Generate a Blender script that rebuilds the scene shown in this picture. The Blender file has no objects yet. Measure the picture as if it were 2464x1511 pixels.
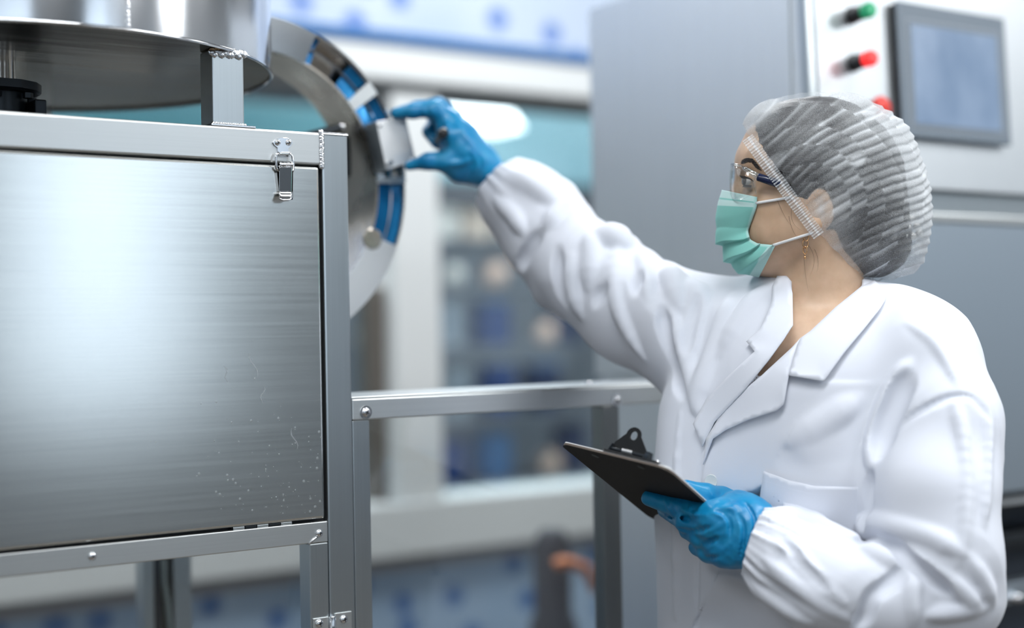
import bpy, bmesh, math, random
import numpy as np
from mathutils import Vector, Matrix, geometry

random.seed(7)
rng = np.random.RandomState(7)
scene = bpy.context.scene
COL = scene.collection

# ------------------------------------------------------------------ camera
FPX, CX, CY = 3422.0, 1232.0, 755.5
YAW = math.radians(34.3)           # camera looks this far to the right of the machine's depth axis
PITCH, ROLL = 0.0092, 0.018
CAM = np.array([0.0, 0.0, 1.35])
_Fh = np.array([math.sin(YAW), math.cos(YAW), 0.0])
_Rh = np.array([math.cos(YAW), -math.sin(YAW), 0.0])
_Z = np.array([0.0, 0.0, 1.0])
FWD = _Fh * math.cos(PITCH) + _Z * math.sin(PITCH)
_U0 = _Z * math.cos(PITCH) - _Fh * math.sin(PITCH)
UP = _U0 * math.cos(ROLL) + _Rh * math.sin(ROLL)
RIGHT = _Rh * math.cos(ROLL) - _U0 * math.sin(ROLL)
C2W = np.stack([RIGHT, UP, FWD], axis=1)      # camera coords (right, up, depth) -> world

def c2w(v):
    return CAM + np.asarray(v, dtype=float) @ C2W.T

def cp(px, py, z):
    return np.array([(px - CX) / FPX * z, (CY - py) / FPX * z, z])

def wp(px, py, z):
    return c2w(cp(px, py, z))

def fp(px, py, Y):
    d = C2W @ np.array([(px - CX) / FPX, (CY - py) / FPX, 1.0])
    return CAM + d * (Y / d[1])

cam_data = bpy.data.cameras.new('camera')
cam = bpy.data.objects.new('camera', cam_data)
COL.objects.link(cam)
cam_data.sensor_fit = 'HORIZONTAL'
cam_data.sensor_width = 36.0
cam_data.lens = FPX * 36.0 / 2464.0
cam_data.clip_start = 0.05
M = Matrix(((RIGHT[0], UP[0], -FWD[0], CAM[0]), (RIGHT[1], UP[1], -FWD[1], CAM[1]),
            (RIGHT[2], UP[2], -FWD[2], CAM[2]), (0, 0, 0, 1)))
cam.matrix_world = M
cam_data.dof.use_dof = True
cam_data.dof.focus_distance = 1.88
cam_data.dof.aperture_fstop = 1.08
scene.camera = cam

# ------------------------------------------------------------------ world, lights, exposure
world = bpy.data.worlds.new('world'); scene.world = world
world.use_nodes = True
bgn = world.node_tree.nodes['Background']
bgn.inputs[0].default_value = (0.80, 0.88, 0.95, 1)
bgn.inputs[1].default_value = 0.42
scene.view_settings.view_transform = 'Standard'
scene.view_settings.look = 'None'
scene.view_settings.gamma = 1.0
scene.view_settings.use_curve_mapping = False
scene.view_settings.exposure = 0.46
scene.cycles.use_denoising = True
scene.cycles.max_bounces = 5
scene.cycles.diffuse_bounces = 2
scene.cycles.glossy_bounces = 3
scene.cycles.transmission_bounces = 2
scene.cycles.transparent_max_bounces = 8
scene.cycles.caustics_reflective = False
scene.cycles.caustics_refractive = False
scene.cycles.use_adaptive_sampling = True
scene.cycles.adaptive_threshold = 0.08
scene.cycles.sample_clamp_indirect = 6.0

def area_light(name, loc, rot, sx, sy, power, color=(1, 1, 1)):
    l = bpy.data.lights.new(name, 'AREA')
    l.shape = 'RECTANGLE'; l.size = sx; l.size_y = sy
    l.energy = power; l.color = color
    o = bpy.data.objects.new(name, l); COL.objects.link(o)
    o.location = loc; o.rotation_euler = rot
    return o

# rows of ceiling panels of the hall, and unseen window-shaped lights added behind the camera for steel reflections and front fill
for (x, y, p) in ((0.3, 0.4, 27), (2.3, 0.4, 31), (4.4, 0.4, 16), (0.3, 2.9, 26), (2.3, 2.9, 26), (4.6, 2.9, 26), (-1.8, 0.4, 16), (0.3, -2.0, 18), (2.8, -2.0, 18), (5.1, -1.6, 50),  # last panel is unseen, added so the cabinet face reflects bright
                  (1.0, 5.0, 48), (3.4, 5.0, 48), (5.6, 5.2, 48), (2.2, 7.4, 40)):  # overhead lights added to brighten the far room
    area_light('ceiling_and_fill_light', (x, y, 3.15), (0, 0, 0), 1.2, 0.5, p, (0.97, 0.99, 1.0))
for (x, w, rad_) in ((2.45, 1.0, 8.0), (-1.4, 1.8, 7.5), (5.6, 0.9, 2.2), (7.9, 1.7, 3.0)):
    area_light('unseen_window_light', (x, -3.93, 2.02), (math.radians(90), 0, math.radians(180)), w, 2.2, rad_ * math.pi * w * 2.2, (0.93, 0.97, 1.0))

area_light('unseen_window_light', (3.35, -3.93, 2.65), (math.radians(90), 0, math.radians(180)), 0.7, 0.9, 4.5 * math.pi * 0.63, (0.93, 0.97, 1.0))  # unseen upper light added to brighten the top of the door panel

# ------------------------------------------------------------------ materials
MATS = {}
def nodes_of(m):
    return m.node_tree.nodes, m.node_tree.links

def principled(name, color, rough=0.5, metal=0.0, spec=0.5, **kw):
    m = bpy.data.materials.new(name); m.use_nodes = True
    b = m.node_tree.nodes['Principled BSDF']
    b.inputs['Base Color'].default_value = (*color, 1)
    b.inputs['Roughness'].default_value = rough
    b.inputs['Metallic'].default_value = metal
    b.inputs['Specular IOR Level'].default_value = spec
    for k, v in kw.items():
        b.inputs[k].default_value = v
    MATS[name] = m
    return m

def tex_coord(m, scale, rot=(0, 0, 0), kind='Object'):
    N, L = nodes_of(m)
    tc = N.new('ShaderNodeTexCoord'); mp = N.new('ShaderNodeMapping')
    mp.inputs['Scale'].default_value = scale
    mp.inputs['Rotation'].default_value = rot
    L.new(tc.outputs[kind], mp.inputs['Vector'])
    return mp.outputs['Vector']

def noise(m, vec, scale, detail=4, rough=0.5):
    N, L = nodes_of(m)
    n = N.new('ShaderNodeTexNoise')
    n.inputs['Scale'].default_value = scale
    n.inputs['Detail'].default_value = detail
    n.inputs['Roughness'].default_value = rough
    L.new(vec, n.inputs['Vector'])
    return n.outputs['Fac']

def ramp(m, fac, stops):
    N, L = nodes_of(m)
    r = N.new('ShaderNodeValToRGB')
    el = r.color_ramp.elements
    while len(el) < len(stops): el.new(0.5)
    for e, (p, c) in zip(el, stops):
        e.position = p
        e.color = (*c, 1) if len(c) == 3 else c
    L.new(fac, r.inputs['Fac'])
    return r.outputs['Color']

def link_in(m, out, socket):
    N, L = nodes_of(m)
    L.new(out, N['Principled BSDF'].inputs[socket])

def bump(m, fac, strength, dist=0.001):
    N, L = nodes_of(m)
    b = N.new('ShaderNodeBump')
    b.inputs['Strength'].default_value = strength
    b.inputs['Distance'].default_value = dist
    L.new(fac, b.inputs['Height'])
    L.new(b.outputs['Normal'], N['Principled BSDF'].inputs['Normal'])

def brushed(name, color, rough, axis, amount=0.08, bumpk=0.08, smudge=0.05, freq=420, var=0.03):
    """brushed stainless: streaks stretched along axis (0 = x, 2 = z)"""
    m = principled(name, color, rough, 1.0)
    sc = [freq, freq, freq]; sc[axis] = 3
    v = tex_coord(m, tuple(sc))
    n = noise(m, v, 1.0, 3, 0.6)
    v2 = tex_coord(m, (6, 6, 5))
    n2 = noise(m, v2, 1.0, 5, 0.6)
    N, L = nodes_of(m)
    mx = N.new('ShaderNodeMath'); mx.operation = 'MULTIPLY_ADD'
    L.new(n, mx.inputs[0]); mx.inputs[1].default_value = amount; mx.inputs[2].default_value = rough - amount * 0.5
    m2 = N.new('ShaderNodeMath'); m2.operation = 'MULTIPLY_ADD'
    L.new(n2, m2.inputs[0]); m2.inputs[1].default_value = smudge
    L.new(mx.outputs[0], m2.inputs[2])
    s = N.new('ShaderNodeMath'); s.operation = 'SUBTRACT'; L.new(m2.outputs[0], s.inputs[0]); s.inputs[1].default_value = smudge * 0.5
    link_in(m, s.outputs[0], 'Roughness')
    c0 = tuple(c * (1 - var) for c in color); c1 = tuple(min(1, c * (1 + var)) for c in color)
    link_in(m, ramp(m, n, [(0.3, c0), (0.7, c1)]), 'Base Color')
    bump(m, n, bumpk, 0.0006)
    return m

brushed('steel_panel', (0.75, 0.76, 0.74), 0.20, 0, 0.05, 0.02, 0.03, 230, 0.055)
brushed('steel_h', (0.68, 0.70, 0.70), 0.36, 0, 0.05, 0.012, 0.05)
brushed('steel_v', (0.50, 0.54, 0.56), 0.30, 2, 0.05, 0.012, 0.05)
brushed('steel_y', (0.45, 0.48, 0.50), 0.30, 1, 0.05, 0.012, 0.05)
brushed('steel_cabinet', (0.70, 0.735, 0.765), 0.42, 2, 0.03, 0.01, 0.05)
principled('steel_mirror', (0.70, 0.72, 0.74), 0.12, 1.0)
m = principled('steel_ring_reflect', (0.52, 0.47, 0.41), 0.26, 1.0)  # brown floor reflection put into the ring's base colour
v = tex_coord(m, (9, 9, 9)); n_ = noise(m, v, 1.0, 5, 0.6)
link_in(m, ramp(m, n_, [(0.3, (0.16,) * 3), (0.7, (0.42,) * 3)]), 'Roughness')
bump(m, n_, 0.25, 0.004)
m = principled('steel_drum', (0.74, 0.76, 0.79), 0.16, 1.0)
v = tex_coord(m, (3, 3, 1)); n_ = noise(m, v, 1.5, 3); bump(m, n_, 0.25, 0.01)
principled('steel_chrome', (0.78, 0.79, 0.81), 0.10, 1.0)
m = principled('steel_weld', (0.72, 0.73, 0.75), 0.22, 1.0)
v = tex_coord(m, (300, 300, 300)); bump(m, noise(m, v, 1.0, 2), 0.6, 0.001)
principled('dark_gap', (0.012, 0.013, 0.015), 0.6)
principled('dark_metal', (0.035, 0.042, 0.05), 0.38, 0.6)
principled('black_plastic', (0.012, 0.013, 0.015), 0.3)
m = principled('blue_film', (0.004, 0.20, 0.52), 0.22, 0.35)
v = tex_coord(m, (14, 14, 14)); n_ = noise(m, v, 1, 3); bump(m, n_, 0.5, 0.006)
link_in(m, ramp(m, n_, [(0.3, (0.003, 0.10, 0.30)), (0.7, (0.006, 0.27, 0.62))]), 'Base Color')

def clear(name, tint=(1, 1, 1), gloss=0.06, rough=0.02):
    m = bpy.data.materials.new(name); m.use_nodes = True
    N, L = nodes_of(m); N.clear()
    o = N.new('ShaderNodeOutputMaterial'); t = N.new('ShaderNodeBsdfTransparent'); g = N.new('ShaderNodeBsdfGlossy'); x = N.new('ShaderNodeMixShader')
    t.inputs[0].default_value = (*tint, 1); g.inputs['Roughness'].default_value = rough
    fr = N.new('ShaderNodeLayerWeight'); fr.inputs[0].default_value = 0.5
    pw = N.new('ShaderNodeMath'); pw.operation = 'POWER'; pw.inputs[1].default_value = 5.0
    L.new(fr.outputs['Facing'], pw.inputs[0])
    ad = N.new('ShaderNodeMath'); ad.operation = 'MULTIPLY_ADD'; ad.inputs[1].default_value = 0.7; ad.inputs[2].default_value = gloss; ad.use_clamp = True
    L.new(pw.outputs[0], ad.inputs[0]); L.new(ad.outputs[0], x.inputs[0])
    L.new(t.outputs[0], x.inputs[1]); L.new(g.outputs[0], x.inputs[2]); L.new(x.outputs[0], o.inputs[0])
    MATS[name] = m
    return m
clear('acrylic', (0.97, 0.985, 0.985), 0.06)
clear('window_glass', (0.86, 0.93, 0.95), 0.08)
clear('lens_clear', (0.97, 0.98, 0.98), 0.09)

def glow(name, color, strength):
    m = principled(name, color, 0.3)
    b = m.node_tree.nodes['Principled BSDF']
    b.inputs['Emission Color'].default_value = (*color, 1)
    b.inputs['Emission Strength'].default_value = strength
    return m

# ------------------------------------------------------------------ mesh helpers
def new_obj(name, me, mat=None, parent=None, smooth=False):
    o = bpy.data.objects.new(name, me); COL.objects.link(o)
    if mat is not None: me.materials.append(MATS[mat] if isinstance(mat, str) else mat)
    if smooth:
        me.polygons.foreach_set('use_smooth', [True] * len(me.polygons))
    if parent is not None: o.parent = parent
    return o

def empty(name, label, category, loc=(0, 0, 0), group=None):
    o = bpy.data.objects.new(name, None); COL.objects.link(o)
    o.location = loc; o.empty_display_size = 0.05
    o['label'] = label; o['category'] = category
    if group: o['group'] = group
    return o

def tag(o, label=None, category=None, group=None, kind=None):
    if label: o['label'] = label
    if category: o['category'] = category
    if group: o['group'] = group
    if kind: o['kind'] = kind
    return o

class MB:
    """collects shapes in world coordinates; build() makes one mesh object (origin moved to the parent's)"""
    def __init__(s): s.bm = bmesh.new()
    def box(s, a, b, bev=0.0, seg=2):
        a = np.minimum(a, b) if False else np.array(a, float); b = np.array(b, float)
        lo, hi = np.minimum(a, b), np.maximum(a, b)
        r = bmesh.ops.create_cube(s.bm, size=1.0)
        vs = r['verts']
        for v in vs:
            v.co = Vector([lo[i] + (v.co[i] + 0.5) * (hi[i] - lo[i]) for i in range(3)])
        if bev > 0:
            es = list({e for v in vs for e in v.link_edges})
            bmesh.ops.bevel(s.bm, geom=es, offset=bev, segments=seg, affect='EDGES', profile=0.5)
        return s
    def hexa(s, pts, bev=0.0):
        """8 corners: bottom ring (4) then top ring (4)"""
        vs = [s.bm.verts.new(Vector(p)) for p in pts]
        for f in ((3, 2, 1, 0), (4, 5, 6, 7), (0, 1, 5, 4), (1, 2, 6, 5), (2, 3, 7, 6), (3, 0, 4, 7)):
            s.bm.faces.new([vs[i] for i in f])
        if bev > 0:
            es = list({e for v in vs for e in v.link_edges})
            bmesh.ops.bevel(s.bm, geom=es, offset=bev, segments=2, affect='EDGES', profile=0.5)
        return s
    def prism(s, pts, vec, bev=0.0):
        """closed polygon of world points extruded along vec"""
        n = len(pts); vec = Vector(vec)
        a = [s.bm.verts.new(Vector(p)) for p in pts]; b = [s.bm.verts.new(Vector(p) + vec) for p in pts]
        s.bm.faces.new(a); s.bm.faces.new(b[::-1])
        for i in range(n):
            s.bm.faces.new([a[i], b[i], b[(i + 1) % n], a[(i + 1) % n]])
        if bev > 0:
            es = list({e for v in a + b for e in v.link_edges})
            bmesh.ops.bevel(s.bm, geom=es, offset=bev, segments=2, affect='EDGES', profile=0.5)
        return s
    def tube(s, pts, r, seg=10, closed=False, caps=True, flat=None):
        pts = [Vector(p) for p in pts]; n = len(pts)
        rr = [r] * n if np.isscalar(r) else list(r)
        rings = []; prev = None
        for i in range(n):
            if closed: t = pts[(i + 1) % n] - pts[i - 1]
            else: t = pts[min(i + 1, n - 1)] - pts[max(i - 1, 0)]
            t.normalize()
            if prev is None:
                u = t.orthogonal().normalized()
            else:
                u = (prev - t * prev.dot(t)).normalized()
            prev = u; w = t.cross(u)
            rings.append([s.bm.verts.new(pts[i] + (u * math.cos(2 * math.pi * k / seg) + w * math.sin(2 * math.pi * k / seg)) * rr[i]) for k in range(seg)])
        m_ = n if closed else n - 1
        for i in range(m_):
            A, B = rings[i], rings[(i + 1) % n]
            for k in range(seg):
                s.bm.faces.new([A[k], A[(k + 1) % seg], B[(k + 1) % seg], B[k]])
        if caps and not closed:
            s.bm.faces.new(rings[0][::-1]); s.bm.faces.new(rings[-1])
        return s
    def lathe(s, org, axis, prof, seg=24, a0=0.0, a1=2 * math.pi, ref=None, capends=False):
        """prof: list of (radius, height along axis)"""
        org = Vector(org); axis = Vector(axis).normalized()
        u = Vector(ref).normalized() if ref is not None else axis.orthogonal().normalized()
        w = axis.cross(u)
        full = abs(a1 - a0 - 2 * math.pi) < 1e-6
        cnt = seg if full else seg + 1
        rings = []
        for k in range(cnt):
            a = a0 + (a1 - a0) * k / seg
            d = u * math.cos(a) + w * math.sin(a)
            rings.append([s.bm.verts.new(org + d * max(r, 1e-5) + axis * h) for r, h in prof])
        for k in range(seg):
            A, B = rings[k], rings[(k + 1) % cnt]
            for i in range(len(prof) - 1):
                s.bm.faces.new([A[i], B[i], B[i + 1], A[i + 1]])
        if capends and not full:
            s.bm.faces.new(rings[0]); s.bm.faces.new(rings[-1][::-1])
        return s
    def build(s, name, mat, parent=None, smooth=False, angle=None):
        bmesh.ops.remove_doubles(s.bm, verts=s.bm.verts, dist=1e-6)
        bmesh.ops.recalc_face_normals(s.bm, faces=s.bm.faces)
        me = bpy.data.meshes.new(name)
        if parent is not None:
            off = Vector((0, 0, 0)); p = parent
            while p is not None:
                off += p.location; p = p.parent
            bmesh.ops.translate(s.bm, verts=s.bm.verts, vec=-off)
        s.bm.to_mesh(me); s.bm.free()
        o = new_obj(name, me, mat, parent, smooth)
        if smooth and angle is not None:
            sharp = math.radians(angle)
            bm = bmesh.new(); bm.from_mesh(me)
            for e in bm.edges:
                if len(e.link_faces) == 2 and e.calc_face_angle(0) > sharp: e.smooth = False
            bm.to_mesh(me); bm.free()
        return o

def copy_to(o, delta, parent=None):
    c = o.copy(); COL.objects.link(c)
    c.location = Vector(o.location) + Vector(delta)
    if parent is not None: c.parent = parent
    return c
# ------------------------------------------------------------------ the room
def fz(px, py, Y): return fp(px, py, Y)[2]
def fx(px, py, Y): return fp(px, py, Y)[0]

m = principled('floor_epoxy', (0.30, 0.27, 0.235), 0.35)
v = tex_coord(m, (1.5, 1.5, 1.5)); link_in(m, ramp(m, noise(m, v, 2.0, 5), [(0.3, (0.10, 0.085, 0.07)), (0.7, (0.16, 0.135, 0.105))]), 'Base Color')
principled('ceiling_white', (0.72, 0.74, 0.76), 0.8)
principled('wall_white', (0.70, 0.73, 0.74), 0.6)
principled('wall_grey', (0.30, 0.32, 0.36), 0.7)
principled('wall_dim', (0.12, 0.14, 0.16), 0.7)
principled('soffit_grey', (0.30, 0.32, 0.34), 0.6)
principled('frame_brown', (0.13, 0.115, 0.10), 0.5)
m = principled('blue_strip', (0.012, 0.12, 0.34), 0.45)
def spotted(name, base0, base1, spot, sc):
    m = principled(name, base0, 0.5)
    N, L = nodes_of(m)
    v = tex_coord(m, (sc, sc, sc), (math.radians(-90), 0, 0))
    vo = N.new('ShaderNodeTexVoronoi'); vo.voronoi_dimensions = '2D'; vo.inputs['Scale'].default_value = 1.0; vo.inputs['Randomness'].default_value = 0.85
    L.new(v, vo.inputs['Vector'])
    f = ramp(m, vo.outputs['Distance'], [(0.15, (1, 1, 1)), (0.27, (0, 0, 0))])
    v2 = tex_coord(m, (3, 3, 3))
    base = ramp(m, noise(m, v2, 1.0, 4), [(0.3, base0), (0.7, base1)])
    mx = N.new('ShaderNodeMix'); mx.data_type = 'RGBA'
    L.new(f, mx.inputs['Factor']); L.new(base, mx.inputs['A']); mx.inputs['B'].default_value = (*spot, 1)
    link_in(m, mx.outputs['Result'], 'Base Color')
    return m
spotted('fascia_blue', (0.44, 0.53, 0.68), (0.52, 0.60, 0.73), (0.17, 0.27, 0.55), 5.2)
spotted('dado_blue', (0.27, 0.40, 0.58), (0.37, 0.50, 0.66), (0.07, 0.17, 0.40), 6.0)

YB = 3.8
def struct(o, label=None):
    o['kind'] = 'structure'
    if label: o['label'] = label
    return o
def sbox(name, a, b, mat, label=None, bev=0.0):
    return struct(MB().box(a, b, bev).build(name, mat), label)

sbox('floor', (-5, -4.1, -0.1), (9, 9.1, 0), 'floor_epoxy')
sbox('ceiling', (-5, -4.1, 3.2), (9, 9.1, 3.3), 'ceiling_white')
sbox('wall_front', (-5, -4.1, 0), (9, -4.0, 3.2), 'wall_dim')
zs = {k: fz(1000, py, YB) for k, py in dict(fas=94, strip=122, beam=207, soff=228, silltop=1203, sillbot=1330, dado=1366).items()}
wb = struct(MB().box((-5, YB, 0), (9, YB + 0.15, zs['dado'])).box((-5, YB + 0.02, zs['dado'] + 0.0005), (9, YB + 0.17, zs['silltop'] - 0.04))
            .build('wall_back', 'dado_blue'), 'blue mottled wall below the white window sill')
sbox('trim_1', (-5, YB - 0.012, zs['dado']), (9, YB + 0.02, zs['sillbot'] - 0.001), 'soffit_grey')
bpy.data.objects['trim_1'].data.materials[0] = MATS['wall_grey']
sbox('trim_2', (-5, YB - 0.05, zs['sillbot']), (9, YB + 0.16, zs['silltop']), 'wall_white', 'broad white window sill', 0.006)
sbox('trim_3', (-5, YB - 0.06, zs['beam']), (9, YB + 0.15, zs['strip']), 'wall_white', 'white beam over the windows', 0.006)
sbox('trim_4', (-5, YB - 0.07, zs['strip']), (9, YB + 0.02, zs['fas']), 'blue_strip', 'blue strip along the white beam', 0.003)
sbox('trim_5', (-5, YB, zs['soff']), (9, YB + 0.15, zs['beam'] - 0.0005), 'soffit_grey')
sbox('wall_fascia', (-5, YB - 0.03, zs['fas'] + 0.0005), (9, YB + 0.1, 3.2), 'fascia_blue', 'pale blue spotted fascia above the blue strip')
cw0, cw1 = fx(938, 700, YB), fx(1048, 700, YB)
n = 0
for k in (-2, -1, 0, 1, 2):
    n += 1
    dx = k * 1.32
    sbox('trim_%d' % (5 + n), (cw0 + dx, YB - 0.03, zs['silltop']), (cw1 + dx, YB + 0.15, zs['soff']), 'wall_white', 'white window post', 0.004)
    w = struct(MB().box((cw1 + dx + 0.001, YB + 0.07, zs['silltop'] + 0.001), (cw0 + dx + 1.32 - 0.047, YB + 0.076, zs['soff'] - 0.001)).build('window_%d' % n, 'window_glass'), 'clear pane between white window posts')
    fr = MB()
    x0, x1 = cw0 + dx + 1.32 - 0.046, cw0 + dx + 1.32 - 0.001
    fr.box((x0, YB + 0.03, zs['silltop'] + 0.001), (x1, YB + 0.12, fz(900, 690, YB)), 0.002).build('window_frame', 'frame_brown', w)

# the room beyond the windows
sbox('wall_far', (-5, 9.0, 0), (9, 9.1, 3.2), 'wall_grey', 'grey wall of the room beyond the windows')
YR = 5.8
principled('teal_paint', (0.045, 0.155, 0.18), 0.5)
principled('teal_pale', (0.20, 0.34, 0.38), 0.5)
principled('rack_grey', (0.22, 0.23, 0.26), 0.5, 0.3)
principled('rack_dark', (0.05, 0.05, 0.06), 0.5)
principled('cardboard', (0.70, 0.54, 0.42), 0.8)
principled('peach', (0.90, 0.62, 0.48), 0.5)
principled('cream', (0.78, 0.72, 0.64), 0.5)
principled('drum_blue', (0.05, 0.12, 0.40), 0.35)
principled('drum_sky', (0.20, 0.42, 0.78), 0.35)
principled('drum_navy', (0.025, 0.05, 0.17), 0.4)
principled('tub_white', (0.75, 0.77, 0.80), 0.4)

def rbox(px0, py0, px1, py1, Y, depth):
    a = fp(px0, py1, Y); b = fp(px1, py0, Y)
    return (a[0], Y, a[2]), (b[0], Y + depth, b[2])

# teal hood hanging beyond the windows
hood = empty('extraction_hood', 'long teal extraction hood hanging beyond the windows', 'hood', (fx(900, 300, 5.9), 5.9, fz(900, 440, 5.9)))
a, b = rbox(60, 275, 1000, 440, 5.9, 0.8)
MB().box(a, b, 0.02).build('hood_body', 'teal_paint', hood)
a, b = rbox(1010, 285, 1700, 432, 5.9, 0.8)
MB().box(a, b, 0.02).build('hood_panel', 'teal_pale', hood)
a, b = rbox(1000, 432, 1700, 482, 5.92, 0.7)
MB().box(a, b, 0.01).build('hood_lip', 'rack_dark', hood)
for px in (300, 1500):
    p = fp(px, 300, 6.3)
    MB().tube([(p[0], 6.3, p[2]), (p[0], 6.3, 3.2)], 0.02, 8).build('hanger_rod', 'rack_grey', hood)

# lamp in the far room
glow('lamp_white', (0.95, 0.98, 1.0), 3.2)
lamp = empty('ceiling_lamp', 'bright white lamp glowing over the teal hood', 'lamp', tuple(fp(1140, 245, 5.4)))
a, b = rbox(1045, 232, 1260, 292, 5.4, 0.25)
MB().hexa([(a[0], a[1], a[2]), (b[0], a[1], a[2]), (b[0], b[1], a[2]), (a[0], b[1], a[2]),
           (a[0] + .08, a[1] + .05, b[2]), (b[0] - .1, a[1] + .05, b[2]), (b[0] - .1, b[1] - .05, b[2]), (a[0] + .08, b[1] - .05, b[2])], 0.01).build('lamp_shade', 'lamp_white', lamp)
pl = fp(1140, 232, 5.5)
MB().tube([(pl[0], 5.52, pl[2]), (pl[0], 5.52, 3.2)], 0.012, 8).build('lamp_rod', 'rack_grey', lamp)

# storage rack with tubs and drums in the far room
YS = 5.6
rack = empty('storage_rack', 'grey storage rack with drums and tubs beyond the windows', 'rack', (fx(1240, 900, YS), YS, 0))
shelf_z = [fz(1240, y, YS) for y in (575, 690, 830, 1000, 1160)]
X0, X1 = fx(860, 800, YS), fx(1640, 800, YS)
for z in shelf_z:
    MB().box((X0, YS, z - 0.012), (X1, YS + 0.5, z), 0.003).build('shelf', 'rack_grey', rack)
for xx in (X0 + 0.03, X1 - 0.05):
    for yy in (YS + 0.0, YS + 0.47):
        MB().box((xx - 0.02, yy, 0), (xx + 0.02, yy + 0.03, fz(1240, 545, YS)), 0.003).build('upright', 'rack_grey', rack)

def drum(px, py_bot, Y, r, h, mat, label, lidmat=None, group='drums and tubs on the far rack'):
    p = fp(px, py_bot, Y)
    zb = min(shelf_z, key=lambda q: abs(q - p[2])) + 0.0005
    d = empty('storage_drum', label, 'drum', (p[0], Y + r + 0.05, zb), group)
    o = (p[0], Y + r + 0.05, zb)
    MB().lathe(o, (0, 0, 1), [(0, 0), (r * .94, 0), (r, h * .06), (r, h * .3), (r * 1.03, h * .33), (r, h * .36), (r, h * .62), (r * 1.03, h * .65), (r, h * .68), (r * .97, h * .95)], 20).build('drum_body', mat, d, True, 40)
    MB().lathe((o[0], o[1], o[2] + h * .95), (0, 0, 1), [(r * .97, 0), (r * 1.05, 0), (r * 1.05, h * .07), (r * .5, h * .07), (0, h * .07)], 20).build('lid', lidmat or mat, d, True, 40)
    return d
drum(1222, 830, YS + .06, .10, .21, 'drum_blue', 'royal blue drum on the middle shelf of the far rack', 'drum_sky')
drum(1395, 830, YS + .06, .10, .20, 'drum_navy', 'squat navy drum at the right of the middle shelf of the far rack')
drum(1110, 830, YS + .06, .07, .20, 'tub_white', 'slim white tub at the left of the middle shelf of the far rack')
drum(1345, 1000, YS + .06, .10, .24, 'drum_navy', 'navy drum with sky blue lid on the shelf behind the steel rail', 'drum_sky')
drum(1130, 1000, YS + .06, .08, .22, 'tub_white', 'white tub on the shelf behind the steel rail')
drum(1235, 1000, YS + .06, .09, .26, 'drum_blue', 'blue drum on the shelf behind the steel rail', 'tub_white')
drum(1225, 1160, YS + .06, .10, .22, 'drum_sky', 'sky blue drum on the lowest shelf of the far rack')
drum(1115, 1160, YS + .06, .09, .21, 'drum_blue', 'blue drum with navy lid at the left of the lowest shelf', 'drum_navy')
drum(1412, 1160, YS + .06, .09, .24, 'drum_navy', 'navy drum at the right of the lowest shelf of the far rack')
def pot(px, py, Y, r, mat, label):
    p = fp(px, py, Y)
    zb = min(shelf_z, key=lambda q: abs(q - p[2])) + .0005
    d = empty('round_pot', label, 'pot', (p[0], p[1], zb), 'round pots on the far rack')
    o = (p[0], p[1], zb)
    MB().lathe(o, (0, 0, 1), [(0, 0), (r * .55, 0), (r * .85, r * .35), (r, r * .95), (r * .85, r * 1.6), (r * .6, r * 1.8), (0, r * 1.85)], 18).build('pot_body', mat, d, True, 50)
    MB().lathe((o[0], o[1], o[2] + r * 1.85), (0, 0, 1), [(0, 0), (r * .62, 0), (r * .62, r * .12), (r * .15, r * .2), (0, r * .2)], 18).build('lid', mat, d, True, 50)
pot(1312, 830, YS + .10, .058, 'peach', 'peach pot on the middle shelf of the far rack')
pot(1322, 1160, YS + .10, .065, 'peach', 'peach pot on the lowest shelf of the far rack')
pot(1090, 690, YS + .10, .060, 'cream', 'cream pot at the left of the upper shelf of the far rack')
pot(1190, 690, YS + .10, .068, 'peach', 'large peach pot in the middle of the upper shelf of the far rack')
pot(880, 830, YS + .10, .055, 'cream', 'cream pot on the far rack seen left of the white post')
pot(1430, 690, YS + .10, .055, 'peach', 'small peach pot at the right of the upper shelf of the far rack')
for i, (px, w, mat, lab) in enumerate(((1075, 45, 'cream', 'cream carton at the left of the top shelf of the far rack'), (1145, 60, 'cardboard', 'brown carton in the middle of the top shelf of the far rack'),
                                       (1225, 55, 'cream', 'cream carton beside the brown one on the top shelf'), (885, 60, 'cardboard', 'brown carton at the end of the far rack seen left of the white post'))):
    p0, p1 = fp(px - w / 2, 600, YS + .08), fp(px + w / 2, 600, YS + .08)
    c = empty('carton', lab, 'box', ((p0[0] + p1[0]) / 2, YS + .2, shelf_z[0] + .0005), 'cartons on the far rack')
    h = (0.13, 0.12, 0.14, 0.13)[i]
    MB().box((p0[0], YS + .05, shelf_z[0] + .0005), (p1[0], YS + .38, shelf_z[0] + h), 0.004).build('carton_body', mat, c)
    MB().box((p0[0] - .003, YS + .045, shelf_z[0] + h), (p1[0] + .003, YS + .385, shelf_z[0] + h + .012), 0.003).build('flap', mat, c)

# ------------------------------------------------------------------ the steel processing machine
YF = 1.742
principled('satin_alu', (0.80, 0.81, 0.82), 0.42, 0.9)
brushed('steel_post', (0.24, 0.25, 0.25), 0.34, 2, 0.05, 0.012, 0.05)
mach = empty('processing_machine', 'stainless steel processing machine with square panel, drum and blue-filmed ring', 'machine', (fx(805, 900, YF), YF, 0))
zr_top, zr_bot = fz(765, 319, YF), fz(765, 397, YF)
xp0, xp1 = fx(775, 400, YF), fx(838, 400, YF)
zp_top = fz(805, 321, YF)
XL = -0.25
YE = YF + 0.66
def mbox(name, a, b, mat, bev=0.002, parent=mach):
    return MB().box(a, b, bev).build(name, mat, parent)
mbox('corner_post', (xp0, YF, 0), (xp1, YF + .04, zp_top), 'steel_v', 0.003)
mbox('top_rail', (XL, YF, zr_bot), (xp0 - .0004, YF + .04, zr_top), 'steel_h', 0.003)
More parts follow.
